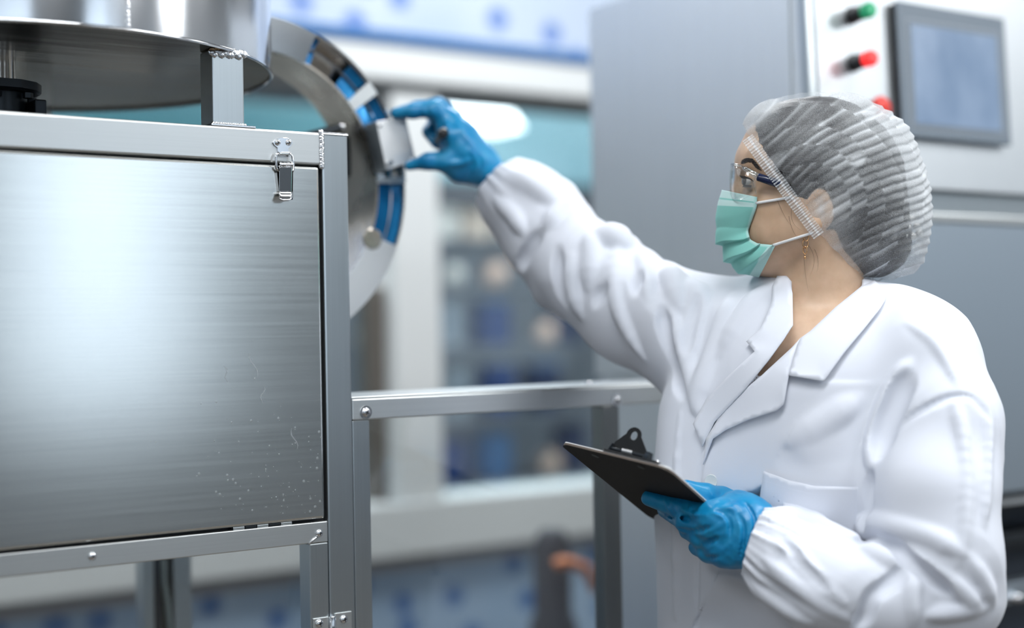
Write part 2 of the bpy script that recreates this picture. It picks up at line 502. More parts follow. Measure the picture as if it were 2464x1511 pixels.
mbox('side_rail', (xp0, YF + .0404, zr_bot), (xp1, YE, zr_top), 'steel_y', 0.003)
mbox('back_rail', (XL, YE - .04, zr_bot), (xp0 - .0004, YE, zr_top), 'steel_h', 0.003)
wm = MB()
zz = np.linspace(zr_bot - .002, zr_top + .001, 26)
for i, z in enumerate(zz):
    wm.lathe((xp0 + random.uniform(-.0006, .0006), YF - .0005, z), (0, -1, 0), [(.0042, -.003), (.0036, .0004), (.0018, .0014), (0, .0017)], 8)
wm.build('weld_bead', 'steel_weld', mach, True)
wm = MB()
for i, x in enumerate(np.linspace(xp0 + .002, xp1 - .001, 20)):
    wm.lathe((x, YF + .001, zp_top), (0, 0, 1), [(.0028, -.002), (.0022, .0005), (0, .0012)], 7)
wm.build('weld_bead', 'steel_weld', mach, True)

# drop-down door panel with its dark reveal
zd_top, zd_bot = fz(770, 403, YF), fz(782, 1246, YF)
xd1 = fx(772, 800, YF)
mbox('panel_reveal', (XL, YF + .012, fz(782, 1262, YF)), (xp0 - .0006, YF + .035, zr_bot - .0005), 'dark_gap', 0)
pan = MB().box((XL, YF - .003, zd_bot), (xd1, YF + .010, zd_top), 0.0035, 3).build('door_panel', 'steel_panel', mach)
# water spots on the panel's lower right
principled('water_spot', (0.60, 0.63, 0.63), 0.34, 0.95)
sp = MB()
for i in range(110):
    px = 800 - abs(random.gauss(0, 150)) - 25; py = 1235 - abs(random.gauss(0, 150))
    if px < 250 or py < 640: continue
    p = fp(px, py, YF - .0031); r = random.choice((.0005, .0007, .0009, .0016)) * random.uniform(.7, 1.25)
    sp.lathe((p[0], YF - .0030, p[2]), (0, -1, 0), [(r, 0), (r * .8, .00006), (0, .00009)], 7)
for (px, py, ln, dx) in ((540, 880, 40, 8), (600, 850, 60, 22), (635, 930, 40, -6), (700, 1030, 50, 16)):
    pts = [(px + dx * t_ + 4 * math.sin(t_ * 7 + px), py + ln * t_) for t_ in np.linspace(0, 1, 7)]
    hw_ = [.2 + 1.6 * math.sin(math.pi * t_) for t_ in np.linspace(0.03, .97, 7)]
    lft = [fp(x - w_, y, YF - .0032) for (x, y), w_ in zip(pts, hw_)]; rgt = [fp(x + w_, y, YF - .0032) for (x, y), w_ in zip(pts, hw_)]
    sp.prism([(p[0], YF - .0031, p[2]) for p in lft + rgt[::-1]], (0, -.00006, 0))
tag(sp.build('water_spots', 'water_spot', pan), 'dried water spots', kind='stuff')

def screw(org, nrm, r, parent, h=None, washer=False, name='screw', cross=True):
    """pan-head screw with a cross recess"""
    h = h or r * .75
    nrm = Vector(nrm).normalized(); org = Vector(org)
    b = MB()
    if washer: b.lathe(org, nrm, [(r * 1.35, 0), (r * 1.35, r * .18), (0, r * .18)], 18)
    b.lathe(org, nrm, [(r, 0), (r, h * .25), (r * .9, h * .6), (r * .6, h * .92), (r * .25, h), (0, h)], 18)
    s = b.build(name, 'steel_chrome', parent, True, 45)
    if cross:
        u = nrm.orthogonal().normalized(); w = nrm.cross(u); ang = random.uniform(0, 1.5)
        d1 = u * math.cos(ang) + w * math.sin(ang); d2 = nrm.cross(d1)
        c = MB()
        for da, db in ((d1, d2), (d2, d1)):
            q = org + nrm * (h * .80)
            pts = [q + da * (r * .48) + db * (r * .11), q - da * (r * .48) + db * (r * .11), q - da * (r * .48) - db * (r * .11), q + da * (r * .48) - db * (r * .11)]
            c.prism(pts, nrm * (h * .26))
        c.build('cross_recess', 'dark_gap', s if parent is mach else parent)
    return s
NF = (0, -1, 0)
for px, py in ((768, 1283), (222, 1338)):
    screw(fp(px, py, YF), NF, .0052, mach)

# lower rail and lower door frame
zl_top, zl_bot = fz(740, 1258, YF), fz(740, 1309, YF)
xs0, xs1 = fx(746, 1400, YF), fx(791, 1400, YF)
mbox('lower_rail', (XL, YF, zl_bot), (xs1, YF + .03, zl_top), 'steel_h', 0.0015)
mbox('door_stile', (xs0, YF, 0.25), (xs1, YF + .032, zl_bot - .0004), 'steel_v', 0.0015)
mbox('door_bottom_rail', (XL, YF, 0.21), (xs1, YF + .03, 0.2496), 'steel_h', 0.0015)
mbox('acrylic_pane', (XL, YF + .033, 0.22), (xs0 + .02, YF + .037, zl_top - .01), 'acrylic', 0)
mw = MB()
p0, p1 = fp(743, 1310, YF), fp(764, 1290, YF)
mw.tube([(p0[0], YF - .0004, p0[2]), ((p0[0] + p1[0]) / 2, YF - .0006, (p0[2] + p1[2]) / 2 + .001), (p1[0], YF - .0004, p1[2])], .0016, 6)
mw.build('weld_bead', 'steel_weld', mach, True)
# piano hinge in the gap under the panel
hg = empty('panel_hinge', '', ''); del hg['label'], hg['category']
hg.parent = mach
zg = (zd_bot + zl_top) / 2
xa, xb = fx(562, 1270, YF), fx(705, 1252, YF)
k = 5
for i in range(k):
    a_, b_ = xa + (xb - xa) * i / k, xa + (xb - xa) * (i + .93) / k
    MB().tube([(a_, YF + .004, zg), (b_, YF + .004, zg)], .0032, 10).build('hinge_knuckle', 'dark_metal' if i % 2 else 'steel_v', hg, True, 40)
# butt hinge at the bottom of the frame
bh = empty('butt_hinge', '', ''); del bh['label'], bh['category']; bh.parent = mach
zt = fz(800, 1478, YF); xh = fx(797, 1490, YF)
MB().box((fx(752, 1490, YF), YF - .0022, zt - .06), (xh - .0045, YF - .0002, zt - .002), .0006).build('hinge_leaf', 'steel_h', bh)
MB().box((xh + .0045, YF - .0022, zt - .06), (fx(845, 1490, YF), YF - .0002, zt + .001), .0006).build('hinge_leaf', 'steel_h', bh)
for i in range(3):
    MB().lathe((xh, YF - .004, zt - .02 * i - .001), (0, 0, -1), [(0, 0), (.0042, .0005), (.0048, .0012), (.0048, .0188), (0, .0195)], 14).build('hinge_knuckle', 'steel_chrome', bh, True, 40)
for px, py in ((768, 1500), (827, 1490)):
    screw(fp(px, py, YF - .0022), NF, .0058, bh)

# second post, mid rail, its top plate, clear pane
xq0, xq1 = fx(853, 1200, YF), fx(896, 1250, YF)
mbox('inner_post', (xq0, YF + .003, 0), (xq1, YF + .033, fz(870, 1010, YF) - .0004), 'steel_v', 0.002)
zm_top, zm_bot = fz(1000, 953, YF), fz(1000, 1003, YF)
xm1 = fx(1760, 930, YF)
mbox('mid_rail', (xq0 - .001, YF, zm_bot), (xm1, YF + .03, zm_top), 'steel_h', 0.002)
mbox('top_plate', (xq0 - .001, YF + .002, zm_top), (xm1, YF + .13, zm_top + .003), 'steel_h', 0.001)
xr0, xr1 = fx(1455, 1200, YF), fx(1495, 1200, YF)
mbox('frame_post', (xr0, YF + .001, 0), (xr1, YF + .031, zm_bot - .0004), 'steel_post', 0.002)
mbox('acrylic_pane', (xq1 + .0004, YF + .012, 0.3), (xr0 - .0004, YF + .016, zm_bot - .001), 'acrylic', 0)
screw(fp(880, 992, YF), NF, .0068, mach, washer=True)
screw(fp(1483, 963, YF), NF, .0068, mach, washer=True)
for px in (868, 1466):
    x = fx(px, 940, YF)
    screw((x, YF + .05, zm_top + .003), (0, 0, 1), .006, mach, cross=False)
# rear posts and the cable between them
YQ = YF + .55
for px0, px1, mt in ((346, 372, 'steel_v'), (374, 388, 'dark_metal'), (418, 462, 'steel_y')):
    a_, b_ = fx(px0, 1430, YQ), fx(px1, 1430, YQ)
    mbox('rear_post', (a_, YQ, 0), (b_, YQ + .04, zl_top), mt, 0.002)
mbox('cable_channel', (fx(389, 1430, YQ) + .0005, YQ + .02, 0), (fx(417, 1430, YQ), YQ + .03, zl_top), 'dark_gap', 0.001)
principled('cable_grey', (0.30, 0.36, 0.37), 0.45)
c0 = [fp(398, 1345, YQ), fp(399, 1400, YQ), fp(407, 1450, YQ), fp(414, 1511, YQ), fp(416, 1600, YQ), fp(410, 1750, YQ)]
MB().tube([(p[0], YQ + .01, p[2]) for p in c0], .006, 8).build('cable', 'cable_grey', mach, True)
principled('cable_black', (0.02, 0.02, 0.02), 0.45)
MB().tube([(p[0] - .012, YQ + .012, p[2]) for p in c0], .006, 8).build('cable', 'cable_black', mach, True)

# toggle latch
lt = empty('toggle_latch', '', ''); del lt['label'], lt['category']; lt.parent = mach
def L2(px, py, off=0.0):
    p = fp(px, py, YF - off); return Vector((p[0], YF - off, p[2]))
strike = [(655, 343), (661, 336), (671, 332), (680, 331), (690, 332), (699, 337), (704, 344), (700, 351), (692, 357), (692, 371), (697, 377), (670, 376), (668, 371), (668, 356), (659, 350)]
MB().prism([L2(x, y, .0002) for x, y in strike], (0, -.0018, 0), .0004).build('strike_plate', 'steel_chrome', lt)
MB().prism([L2(673, 366, .002), L2(697, 367, .002), L2(699, 374, .002), L2(671, 373, .002)], (0, -.006, 0), .0008).build('strike_hook', 'steel_h', lt)
for px, py in ((668, 343), (694, 343)):
    screw(L2(px, py, .002), NF, .0042, lt)
loop = [(671, 367), (666, 372), (664, 380), (665, 405), (671, 412), None, (697, 367), (703, 376), (706, 392), (706, 410), (704, 412)]
for side in (loop[:5], loop[6:]):
    MB().tube([L2(x, y, .0085) for x, y in side], .0017, 8).build('wire_loop', 'steel_chrome', lt, True)
MB().tube([L2(671, 396, .0075), L2(703, 397, .0075)], .0034, 12).build('pivot_pin', 'steel_chrome', lt, True, 40)
for px in (676, 682, 700):
    p = L2(px, 397, .0075)
    MB().lathe(p - Vector((.0015, 0, 0)), (1, 0, 0), [(.0, 0), (.0046, 0), (.0046, .003), (0, .003)], 14).build('pivot_collar', 'steel_chrome', lt, True, 40)
MB().hexa([L2(672, 462, .003), L2(702, 462, .003), L2(702, 462, .0085), L2(672, 462, .0085), L2(672, 402, .003), L2(703, 402, .003), L2(703, 402, .0135), L2(672, 402, .0135)], .001).build('lever', 'steel_chrome', lt)
bp = []
tip = MB()
rows = []
for t in np.linspace(0, 1, 7):
    y = 461 + t * 23; o_ = .0105 + .006 * t * t; hw = 15.5 if t < .7 else 15.5 * math.sqrt(max(0, 1 - ((t - .7) / .34) ** 2))
    rows.append([(687 + hw * s, y, o_) for s in np.linspace(-1, 1, 7)])
vv = [[tip.bm.verts.new(L2(*p)) for p in r] for r in rows]
for i in range(6):
    for j in range(6): tip.bm.faces.new([vv[i][j], vv[i][j + 1], vv[i + 1][j + 1], vv[i + 1][j]])
o = tip.build('lever_tip', 'steel_chrome', lt, True)
o.modifiers.new('thick', 'SOLIDIFY').thickness = .0016
MB().prism([L2(662, 398, .0002), L2(704, 399, .0002), L2(703, 482, .0002), L2(670, 482, .0002)], (0, -.0028, 0), .0005).build('latch_base', 'dark_metal', lt)

# drum, underside, legs
DC = np.array([0.556, 2.04]); DR = 0.352; ZD = 1.719
dr = MB().lathe((DC[0], DC[1], ZD), (0, 0, 1), [(DR, .003), (DR + .0015, .0), (DR + .0015, .9)], 128).build('drum_wall', 'steel_drum', mach, True, 60)
m = principled('steel_under_reflect', (0.45, 0.34, 0.22), 0.20, 1.0)  # brown reflection painted into the steel's base colour
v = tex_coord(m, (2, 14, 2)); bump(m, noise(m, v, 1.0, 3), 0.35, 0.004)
MB().lathe((DC[0], DC[1], ZD), (0, 0, 1), [(0, -.0), (DR * .5, .0), (DR, .0035)], 96).build('drum_underside', 'steel_under_reflect', mach, True, 60)
MB().lathe((DC[0], DC[1], ZD), (0, 0, 1), [(DR - .001, .0), (DR + .002, -.001), (DR + .0035, .002), (DR + .001, .004)], 128).build('drum_rim', 'steel_chrome', mach, True)
a_ = math.atan2(1.0, -0.1)
# seam weld on the drum
ang = math.radians(-84)
sd = MB()
for z in np.linspace(ZD + .003, ZD + .5, 150):
    sd.lathe((DC[0] + (DR + .001) * math.cos(ang) + random.uniform(-.0008, .0008), DC[1] + (DR + .001) * math.sin(ang), z), (math.cos(ang), math.sin(ang), 0), [(.0045, 0), (.0032, .0005), (0, .0007)], 7)
sd.build('seam_weld', 'steel_weld', mach, True)
xl0, xl1 = fx(512, 250, YF + .006), fx(588, 250, YF + .006)
MB().box((xl0, YF + .006, zr_top + .003), (xl1, YF + .048, ZD + .002), .002).build('drum_leg', 'steel_v', mach)
MB().box((xl0 - .004, YF + .001, zr_top), (xl1 + .014, YF + .055, zr_top + .003), .0008).build('leg_foot', 'steel_chrome', mach)
wm = MB()
for x in np.linspace(xl0, xl1, 14):
    wm.lathe((x, YF + .005, zr_top + .004), (0, -.7, .7), [(.003, -.001), (.002, .0012), (0, .002)], 7)
wm.build('weld_bead', 'steel_weld', mach, True)
wm = MB()
for i, x in enumerate(np.linspace(xl0, xl1, 14)):
    wm.lathe((x, YF + .005, ZD - .003 - .002 * math.sin(i * 1.9)), (0, -1, 0), [(.0055, 0), (.004, .0008), (0, .0012)], 7)
wm.build('weld_bead', 'steel_weld', mach, True)
for (x, y) in ((DC[0] + .10, YE - .045), (DC[0] - .26, YF + .08), (DC[0] - .2, YE - .045)):
    MB().box((x, y, zr_top), (x + .042, y + .042, ZD + .002), .002).build('drum_leg', 'steel_v', mach)
mbox('dark_reflect_deck', (XL, YF + .041, zr_top - .03), (xp0 - .0006, YE - .041, zr_top - .024), 'dark_metal', 0)  # unseen dark plate added for the drum underside to reflect
# dark gearbox under the drum
gp = wp(20, 240, 1.93)
gx, gy = gp[0] - .01, gp[1]
MB().lathe((gx, gy, zr_top - .12), (0, 0, 1), [(0, 0), (.040, 0), (.040, .02), (.034, .02), (.034, .178), (.0, .178)], 28).build('gear_motor', 'dark_metal', mach, True, 40)
MB().lathe((gx, gy, zr_top + .058), (0, 0, 1), [(0, 0), (.050, 0), (.053, .003), (.053, .014), (.0, .018)], 12).build('motor_flange', 'dark_metal', mach, True, 30)
for k in range(6):
    a_ = k * math.pi / 3 + .15
    MB().lathe((gx + .043 * math.cos(a_), gy + .043 * math.sin(a_), zr_top + .057), (0, 0, -1), [(.007, 0), (.007, .007), (0, .007)], 6).build('flange_bolt', 'dark_metal', mach)
MB().box((gx + .0345, gy - .04, zr_top - .1), (gx + .05, gy + .02, zr_top + .049), .002).build('motor_plate', 'dark_metal', mach)
MB().lathe((gx, gy, zr_top + .06), (0, 0, 1), [(.02, 0), (.02, ZD - zr_top - .058)], 20).build('drive_shaft', 'steel_mirror', mach, True)

# discharge ring
YG = 2.0
RC_ = fp(622, 440, YG)
RO, RI, RM, RDEP = .256, .204, .231, .105
ring = empty('discharge_ring', '', ''); del ring['label'], ring['category']; ring.parent = mach
rad = math.radians
A0, A1 = rad(-128), rad(101)
def arc(prof, a0=A0, a1=A1, seg=90):
    return MB().lathe((RC_[0], YG, RC_[2]), (0, -1, 0), prof, max(6, int(seg * abs(a1 - a0) / 4.0)), a0, a1, ref=(1, 0, 0), capends=True)
arc([(RI, -RDEP), (RI, .001), (RI + .003, .001), (RI + .003, -RDEP), (RI, -RDEP)]).build('inner_band', 'steel_ring_reflect', ring, True, 40)
arc([(RO, .001), (RO, -RDEP), (RO - .003, -RDEP), (RO - .003, .001), (RO, .001)]).build('outer_band', 'steel_ring_reflect', ring, True, 40)
arc([(RI + .0031, -.03), (RO - .0031, -.03), (RO - .0031, -.034), (RI + .0031, -.034), (RI + .0031, -.03)]).build('channel_floor', 'steel_mirror', ring, True, 40)
arc([(RM - .0015, -.0299), (RM - .0015, .0), (RM + .0015, .0), (RM + .0015, -.0299)], rad(-22), rad(70)).build('middle_lip', 'steel_chrome', ring, True, 40)
# protective blue film in the channels, bare plates between
for a0, a1 in ((64.5, 67), (36.5 + 5, 50), (26, 36), (-21, 2.0)):
    arc([(RI + .0035, -.001), (RM - .0018, -.004), (RM - .0018, -.007), (RI + .0035, -.004), (RI + .0035, -.001)], rad(a0), rad(a1)).build('blue_film', 'blue_film', ring, True, 40)
    arc([(RM + .0018, -.016), (RO - .0035, -.004), (RO - .0035, -.007), (RM + .0018, -.019), (RM + .0018, -.016)], rad(a0), rad(a1)).build('blue_film', 'blue_film', ring, True, 40)
for a0, a1 in ((36.3, 41.5), (2.2, 4.6)):
    arc([(RI, .0), (RI, .004), (RO, .004), (RO, .0), (RI, .0)], rad(a0), rad(a1)).build('clamp_plate', 'steel_h', ring, True, 40)
arc([(RI, .0012), (RI, .004), (RO, .004), (RO, .0012), (RI, .0012)], rad(-127), rad(-21.3)).build('face_plate', 'satin_alu', ring, True, 40)
arc([(RI, .0012), (RI, .004), (RO, .004), (RO, .0012), (RI, .0012)], rad(67.3), rad(100)).build('face_plate', 'steel_mirror', ring, True, 40)
arc([(RO - .0015, .0012), (RO + .0015, .0012), (RO + .0015, .003), (RO - .0015, .003), (RO - .0015, .0012)], rad(4.8), rad(67)).build('outer_lip', 'steel_chrome', ring, True, 40)
sc_ = fp(835, 560, 1.97)
MB().lathe((fp(892, 575, YG)[0], YG - .004, fp(892, 575, YG)[2]), (0, -1, 0), [(.017, 0), (.017, .0015), (.015, .0022), (0, .0022)], 24).build('boss', 'steel_ring_reflect', ring)
# arm behind the frame corner carrying the ring
ra, rb = fp(620, 312, YG + .02), fp(822, 306, YG + .02)
MB().tube([(ra[0], YG + .02, ra[2] - .03), (rb[0], YG + .02, rb[2])], .007, 10).build('ring_stay', 'dark_metal', ring, True, 40)
MB().lathe((rb[0], YG + .02, rb[2]), (.6, 0, .8), [(0, -.006), (.007, -.004), (.009, .0), (.007, .005), (0, .007)], 14).build('stay_knob', 'steel_chrome', ring, True)
MB().box((fx(800, 360, YG + .03), YG + .03, fz(830, 425, YG + .03)), (fx(846, 360, YG + .03), YG + .06, fz(830, 325, YG + .03)), .004).build('stay_block', 'black_plastic', ring)

# switch box on the ring
bx = empty('switch_box', '', ''); del bx['label'], bx['category']; bx.parent = mach
YX = 1.955
def BX(px, py, Y=YX):
    p = fp(px, py, Y); return Vector((p[0], Y, p[2]))
quad = [(905, 292), (976, 281), (1001, 386), (930, 409)]
MB().prism([BX(*q, YX + .0022) for q in quad], (0, YG - YX - .006, 0), .001).build('box_body', 'steel_v', bx)
MB().prism([BX(*q) for q in quad], (0, .002, 0), .0007).build('cover_plate', 'satin_alu', bx)
for q in ((914, 303), (968, 293), (990, 384), (940, 392)):
    screw(BX(*q), NF, .0032, bx)
MB().tube([BX(940, 392, YX - .001), BX(940, 392, YX - .012)], .005, 12).build('cover_bolt', 'steel_chrome', bx, True, 40)
k0, k1 = wp(1052, 340, 2.275), wp(1066, 321, 2.20)
MB().tube([k0, k1], .0058, 12).build('knob_stem', 'black_plastic', bx, True, 40)
dk = Vector(k1 - k0).normalized()
MB().lathe(k1, dk, [(0, -.012), (.0065, -.012), (.0085, -.006), (.0085, .003), (.006, .006), (0, .007)], 18).build('knob', 'black_plastic', bx, True, 40)

# ------------------------------------------------------------------ control cabinet
YC = 1.69
cab_x0 = fx(1957, 300, YC)
z_up = fz(2300, 449, YC)          # bottom of the upper housing
TILT = 0.045
tv = Vector((0, math.sin(TILT), math.cos(TILT))); tn = Vector((0, -math.cos(TILT), math.sin(TILT)))
P0 = Vector((cab_x0, YC, z_up))
def on_front(px, py, off=0.0):
    d = Vector(C2W @ np.array([(px - CX) / FPX, (CY - py) / FPX, 1.0])); c = Vector(CAM)
    q = P0 + tn * off
    return c + d * ((q - c).dot(tn) / d.dot(tn))
cab = empty('control_cabinet', 'brushed steel control cabinet with touch screen and red and green buttons', 'cabinet', (cab_x0 + .4, YC + .3, 0))
YCB = YC + .61
XR = cab_x0 + 1.3
ZT = 2.0
th = (ZT - z_up)
f0 = Vector((cab_x0, YC, z_up)); f1 = f0 + tv * (th / tv.z)
MB().hexa([(cab_x0 + .003, YC + .006, z_up), (XR, YC + .006, z_up), (XR, YCB, z_up), (cab_x0 + .003, YCB, z_up),
           (cab_x0 + .003, f1.y + .006, ZT), (XR, f1.y + .006, ZT), (XR, YCB, ZT), (cab_x0 + .003, YCB, ZT)], .004).build('upper_housing', 'steel_cabinet', cab)
# front door leaf and edge trim follow the leaning face
def fpanel(px0, py0, px1, py1, name, mat, t0, t1, bev=.001, parent=cab, dx1=None):
    a_, b_ = on_front(px0, py1), on_front(px1, py0)
    xx0, xx1 = a_.x, (b_.x if dx1 is None else dx1)
    va, vb = (a_ - P0).dot(tv), (b_ - P0).dot(tv)
    def Q(x, v, o_): return Vector((x, P0.y, P0.z)) + tv * v + tn * o_
    return MB().hexa([Q(xx0, va, t0), Q(xx1, va, t0), Q(xx1, va, t1), Q(xx0, va, t1), Q(xx0, vb, t0), Q(xx1, vb, t0), Q(xx1, vb, t1), Q(xx0, vb, t1)], bev).build(name, mat, parent)
fpanel(1978, -140, 2464, 440, 'cabinet_door', 'steel_cabinet', -.004, .004, .0015, dx1=XR)
MB().hexa([(cab_x0, YC, z_up + .002), (cab_x0 + .018, YC, z_up + .002), (cab_x0 + .018, YC + .02, z_up + .002), (cab_x0, YC + .02, z_up + .002),
           (cab_x0, f1.y, ZT), (cab_x0 + .018, f1.y, ZT), (cab_x0 + .018, f1.y + .02, ZT), (cab_x0, f1.y + .02, ZT)], .003).build('corner_trim', 'steel_v', cab)
MB().box((cab_x0 - .0015, YC + .05, fz(1500, 905, YC + .5)), (cab_x0 + .0025, YCB + .002, ZT - .003), .0008).build('side_panel', 'steel_cabinet', cab)
# stepped-back collar, lower housing
z_c = fz(2350, 516, YC)
MB().box((cab_x0 + .02, YC + .02, z_c), (XR, YCB - .01, z_up - .008), .002).build('collar', 'steel_v', cab)
MB().box((cab_x0 + .012, YC + .012, z_up - .0078), (XR, YCB, z_up - .0004), 0).build('shadow_gap', 'dark_metal', cab)
z_l = fz(2420, 1186, YC)
MB().box((cab_x0 + .0, YC - .004, fz(2350, 538, YC)), (XR, YC + .03, z_c - .0004), .003).build('ledge', 'steel_h', cab)
z_led = fz(2350, 538, YC)
principled('steel_lower', (0.46, 0.53, 0.60), 0.42, 1.0)
MB().box((cab_x0 + .004, YC, z_l), (XR, YC + .30, z_led - .0004), .002).build('lower_housing', 'steel_lower', cab)
zr = fz(1500, 905, YC + .5)
MB().box((cab_x0 + .01, YC + .301, zr), (XR, YCB - .001, z_led - .0004), .002).build('rear_housing', 'steel_cabinet', cab)
MB().box((cab_x0 + .01, YC + .38, 0), (XR, YCB - .002, zr - .0004), .003).build('rear_panel', 'steel_cabinet', cab)
MB().box((cab_x0 + .01, YC - .002, fz(2440, 1213, YC)), (XR, YC + .035, fz(2440, 1196, YC)), .002).build('lower_rail', 'steel_mirror', cab)
principled('cabinet_dark', (0.035, 0.05, 0.075), 0.5)
MB().box((cab_x0 + .02, YC + .18, .05), (XR, YC + .2, z_l - .02), .001).build('inner_panel', 'cabinet_dark', cab)
MB().box((cab_x0 + .02, YC + .1, fz(2440, 1320, YC + .1)), (XR, YC + .17, fz(2440, 1280, YC + .1)), .008).build('drawer_bar', 'dark_metal', cab)
MB().box((cab_x0 + .01, YC, fz(2440, 1450, YC)), (XR, YC + .035, fz(2440, 1402, YC)), .002).build('lower_rail', 'steel_lower', cab)
for lx in (cab_x0 + .012, XR - .05):
    MB().box((lx, YC + .0005, 0), (lx + .04, YC + .035, fz(2440, 1450, YC)), .002).build('cabinet_leg', 'steel_v', cab)
    MB().box((lx, YC + .0005, fz(2440, 1402, YC)), (lx + .04, YC + .035, fz(2440, 1213, YC)), .002).build('cabinet_leg', 'steel_v', cab)
sb = screw(fp(2440, 1437, YC), NF, .010, cab, h=.016, cross=False, name='bolt_head')
screw(fp(2427, 1437, YC), NF, .006, cab, h=.01, cross=False, name='bolt_head')

# touch screen
m = principled('hmi_grey', (0.17, 0.21, 0.255), 0.45)
m = principled('hmi_side', (0.015, 0.017, 0.02), 0.5)
m = principled('hmi_line', (0.30, 0.34, 0.39), 0.5)
m = principled('hmi_display', (0.10, 0.145, 0.21), 0.16)
v = tex_coord(m, (9, 9, 5)); n_ = noise(m, v, 1.0, 4)
link_in(m, ramp(m, n_, [(0.3, (0.075, 0.125, 0.21)), (0.75, (0.17, 0.23, 0.33))]), 'Base Color')
b_ = m.node_tree.nodes['Principled BSDF']; link_in(m, ramp(m, n_, [(0.3, (0.15, 0.21, 0.30)), (0.75, (0.30, 0.37, 0.47))]), 'Emission Color'); b_.inputs['Emission Strength'].default_value = 0.42
hmi = empty('touch_screen', '', ''); del hmi['label'], hmi['category']; hmi.parent = cab
hmi['label'] = 'grey framed touch screen with a dim blue display'
OFF = .020
def hp(px, py): return on_front(px, py, OFF)
def hpanel(c0, c1, name, mat, t0, t1, bev):
    a_, b_ = hp(*c0), hp(*c1)
    q0 = P0
    va, vb = (a_ - q0).dot(tv), (b_ - q0).dot(tv)
    def Q(x, v, o_): return Vector((x, P0.y, P0.z)) + tv * v + tn * o_
    return MB().hexa([Q(a_.x, va, t0), Q(b_.x, va, t0), Q(b_.x, va, t1), Q(a_.x, va, t1), Q(a_.x, vb, t0), Q(b_.x, vb, t0), Q(b_.x, vb, t1), Q(a_.x, vb, t1)], bev).build(name, mat, hmi)
hpanel((2176, 325), (2414, 48), 'screen_housing', 'hmi_side', .004, OFF - .004, .002)
hpanel((2174, 328), (2416, 45), 'bezel', 'hmi_grey', OFF - .004, OFF, .003)
hpanel((2194, 305), (2403, 78), 'bezel_line', 'hmi_line', OFF, OFF + .0006, 0)
hpanel((2197, 302), (2400, 81), 'bezel_inner', 'hmi_grey', OFF + .0006, OFF + .0010, 0)
hpanel((2204, 296), (2395, 90), 'display', 'hmi_display', OFF + .0010, OFF + .0014, 0)
# small pale maker's mark at the top left of the bezel (unreadable in the photo)
mk = MB()
for i, (x, w_) in enumerate(((2196, 5), (2205, 3), (2210, 4), (2217, 3), (2223, 4))):
    a_ = hp(x, 68); 
    mk.prism([hp(x, 74), hp(x + w_, 75), hp(x + w_, 69), hp(x + (0 if i else 2.5), 66)], tn * .0006)
mk.build('makers_mark', 'hmi_line', hmi)

# pilot lamps and emergency stop
glow('lamp_green', (0.02, 0.30, 0.14), 0.35)
glow('lamp_red', (0.95, 0.03, 0.03), 0.8)
principled('estop_red', (0.75, 0.045, 0.03), 0.35)
def pilot(px, py, lens_mat, label):
    e = empty('pilot_lamp', '', ''); del e['label'], e['category']; e.parent = cab; e['label'] = label
    c = on_front(px, py, .004)
    MB().lathe(c, tn, [(0, 0), (.0155, 0), (.0155, .006), (.0135, .008), (.0135, .03), (0, .03)], 26).build('collar', 'black_plastic', e, True, 40)
    MB().lathe(c + tn * .03, tn, [(0, 0), (.0135, 0), (.014, .003), (.014, .014), (.011, .018), (0, .019)], 26).build('lens', lens_mat, e, True, 40)
pilot(2048, 38, 'lamp_green', 'green pilot lamp with black collar')
pilot(2052, 152, 'lamp_red', 'glowing red pilot lamp with black collar')
es = empty('emergency_stop', '', ''); del es['label'], es['category']; es.parent = cab
es['label'] = 'red mushroom stop button'
c = on_front(2086, 268, .004)
MB().lathe(c, tn, [(0, 0), (.017, 0), (.017, .006), (.012, .010), (.011, .028), (0, .028)], 26).build('stop_collar', 'black_plastic', es, True, 40)
MB().lathe(c + tn * .024, tn, [(0, 0), (.016, 0), (.0205, .004), (.0205, .011), (.016, .017), (.008, .0195), (0, .02)], 30).build('mushroom_cap', 'estop_red', es, True, 40)

# motor with an orange hose standing beyond the mid rail
YM = 2.9
mo = empty('pump_motor', 'dark pump motor with an orange hose behind the clear pane', 'motor', (fx(1385, 1400, YM), YM + .1, 0))
principled('hose_orange', (0.80, 0.30, 0.14), 0.4)
mx_, mz1, mz0 = fx(1385, 1400, YM), fz(1385, 1285, YM), fz(1385, 1700, YM)
mr = fx(1432, 1400, YM) - mx_
MB().lathe((mx_, YM + .1, mz0), (0, 0, 1), [(0, 0), (mr, 0), (mr, (mz1 - mz0) * .45), (mr * .8, (mz1 - mz0) * .5), (mr * .8, (mz1 - mz0) * .92), (mr * .5, mz1 - mz0), (0, mz1 - mz0)], 20).build('motor_body', 'rack_dark', mo, True, 40)
MB().box((mx_ - mr, YM + .02, 0), (mx_ + mr, YM + .18, mz0 - .0004), .01).build('motor_stand', 'rack_grey', mo)
for i in range(6):
    z_ = mz0 + (mz1 - mz0) * (.08 + .06 * i)
    MB().lathe((mx_, YM + .1, z_), (0, 0, 1), [(mr * .99, 0), (mr * 1.06, .001), (mr * 1.06, .006), (mr * .99, .007)], 20).build('cooling_fin', 'dark_metal', mo, True, 40)
hp_ = [fp(1335, 1360, YM - .02), fp(1352, 1352, YM - .03), fp(1380, 1355, YM - .03), (fp(1410, 1370, YM - .03)), fp(1425, 1395, YM - .03), fp(1432, 1420, YM - .02)]
MB().tube(hp_, .014, 12).build('hose', 'hose_orange', mo, True)
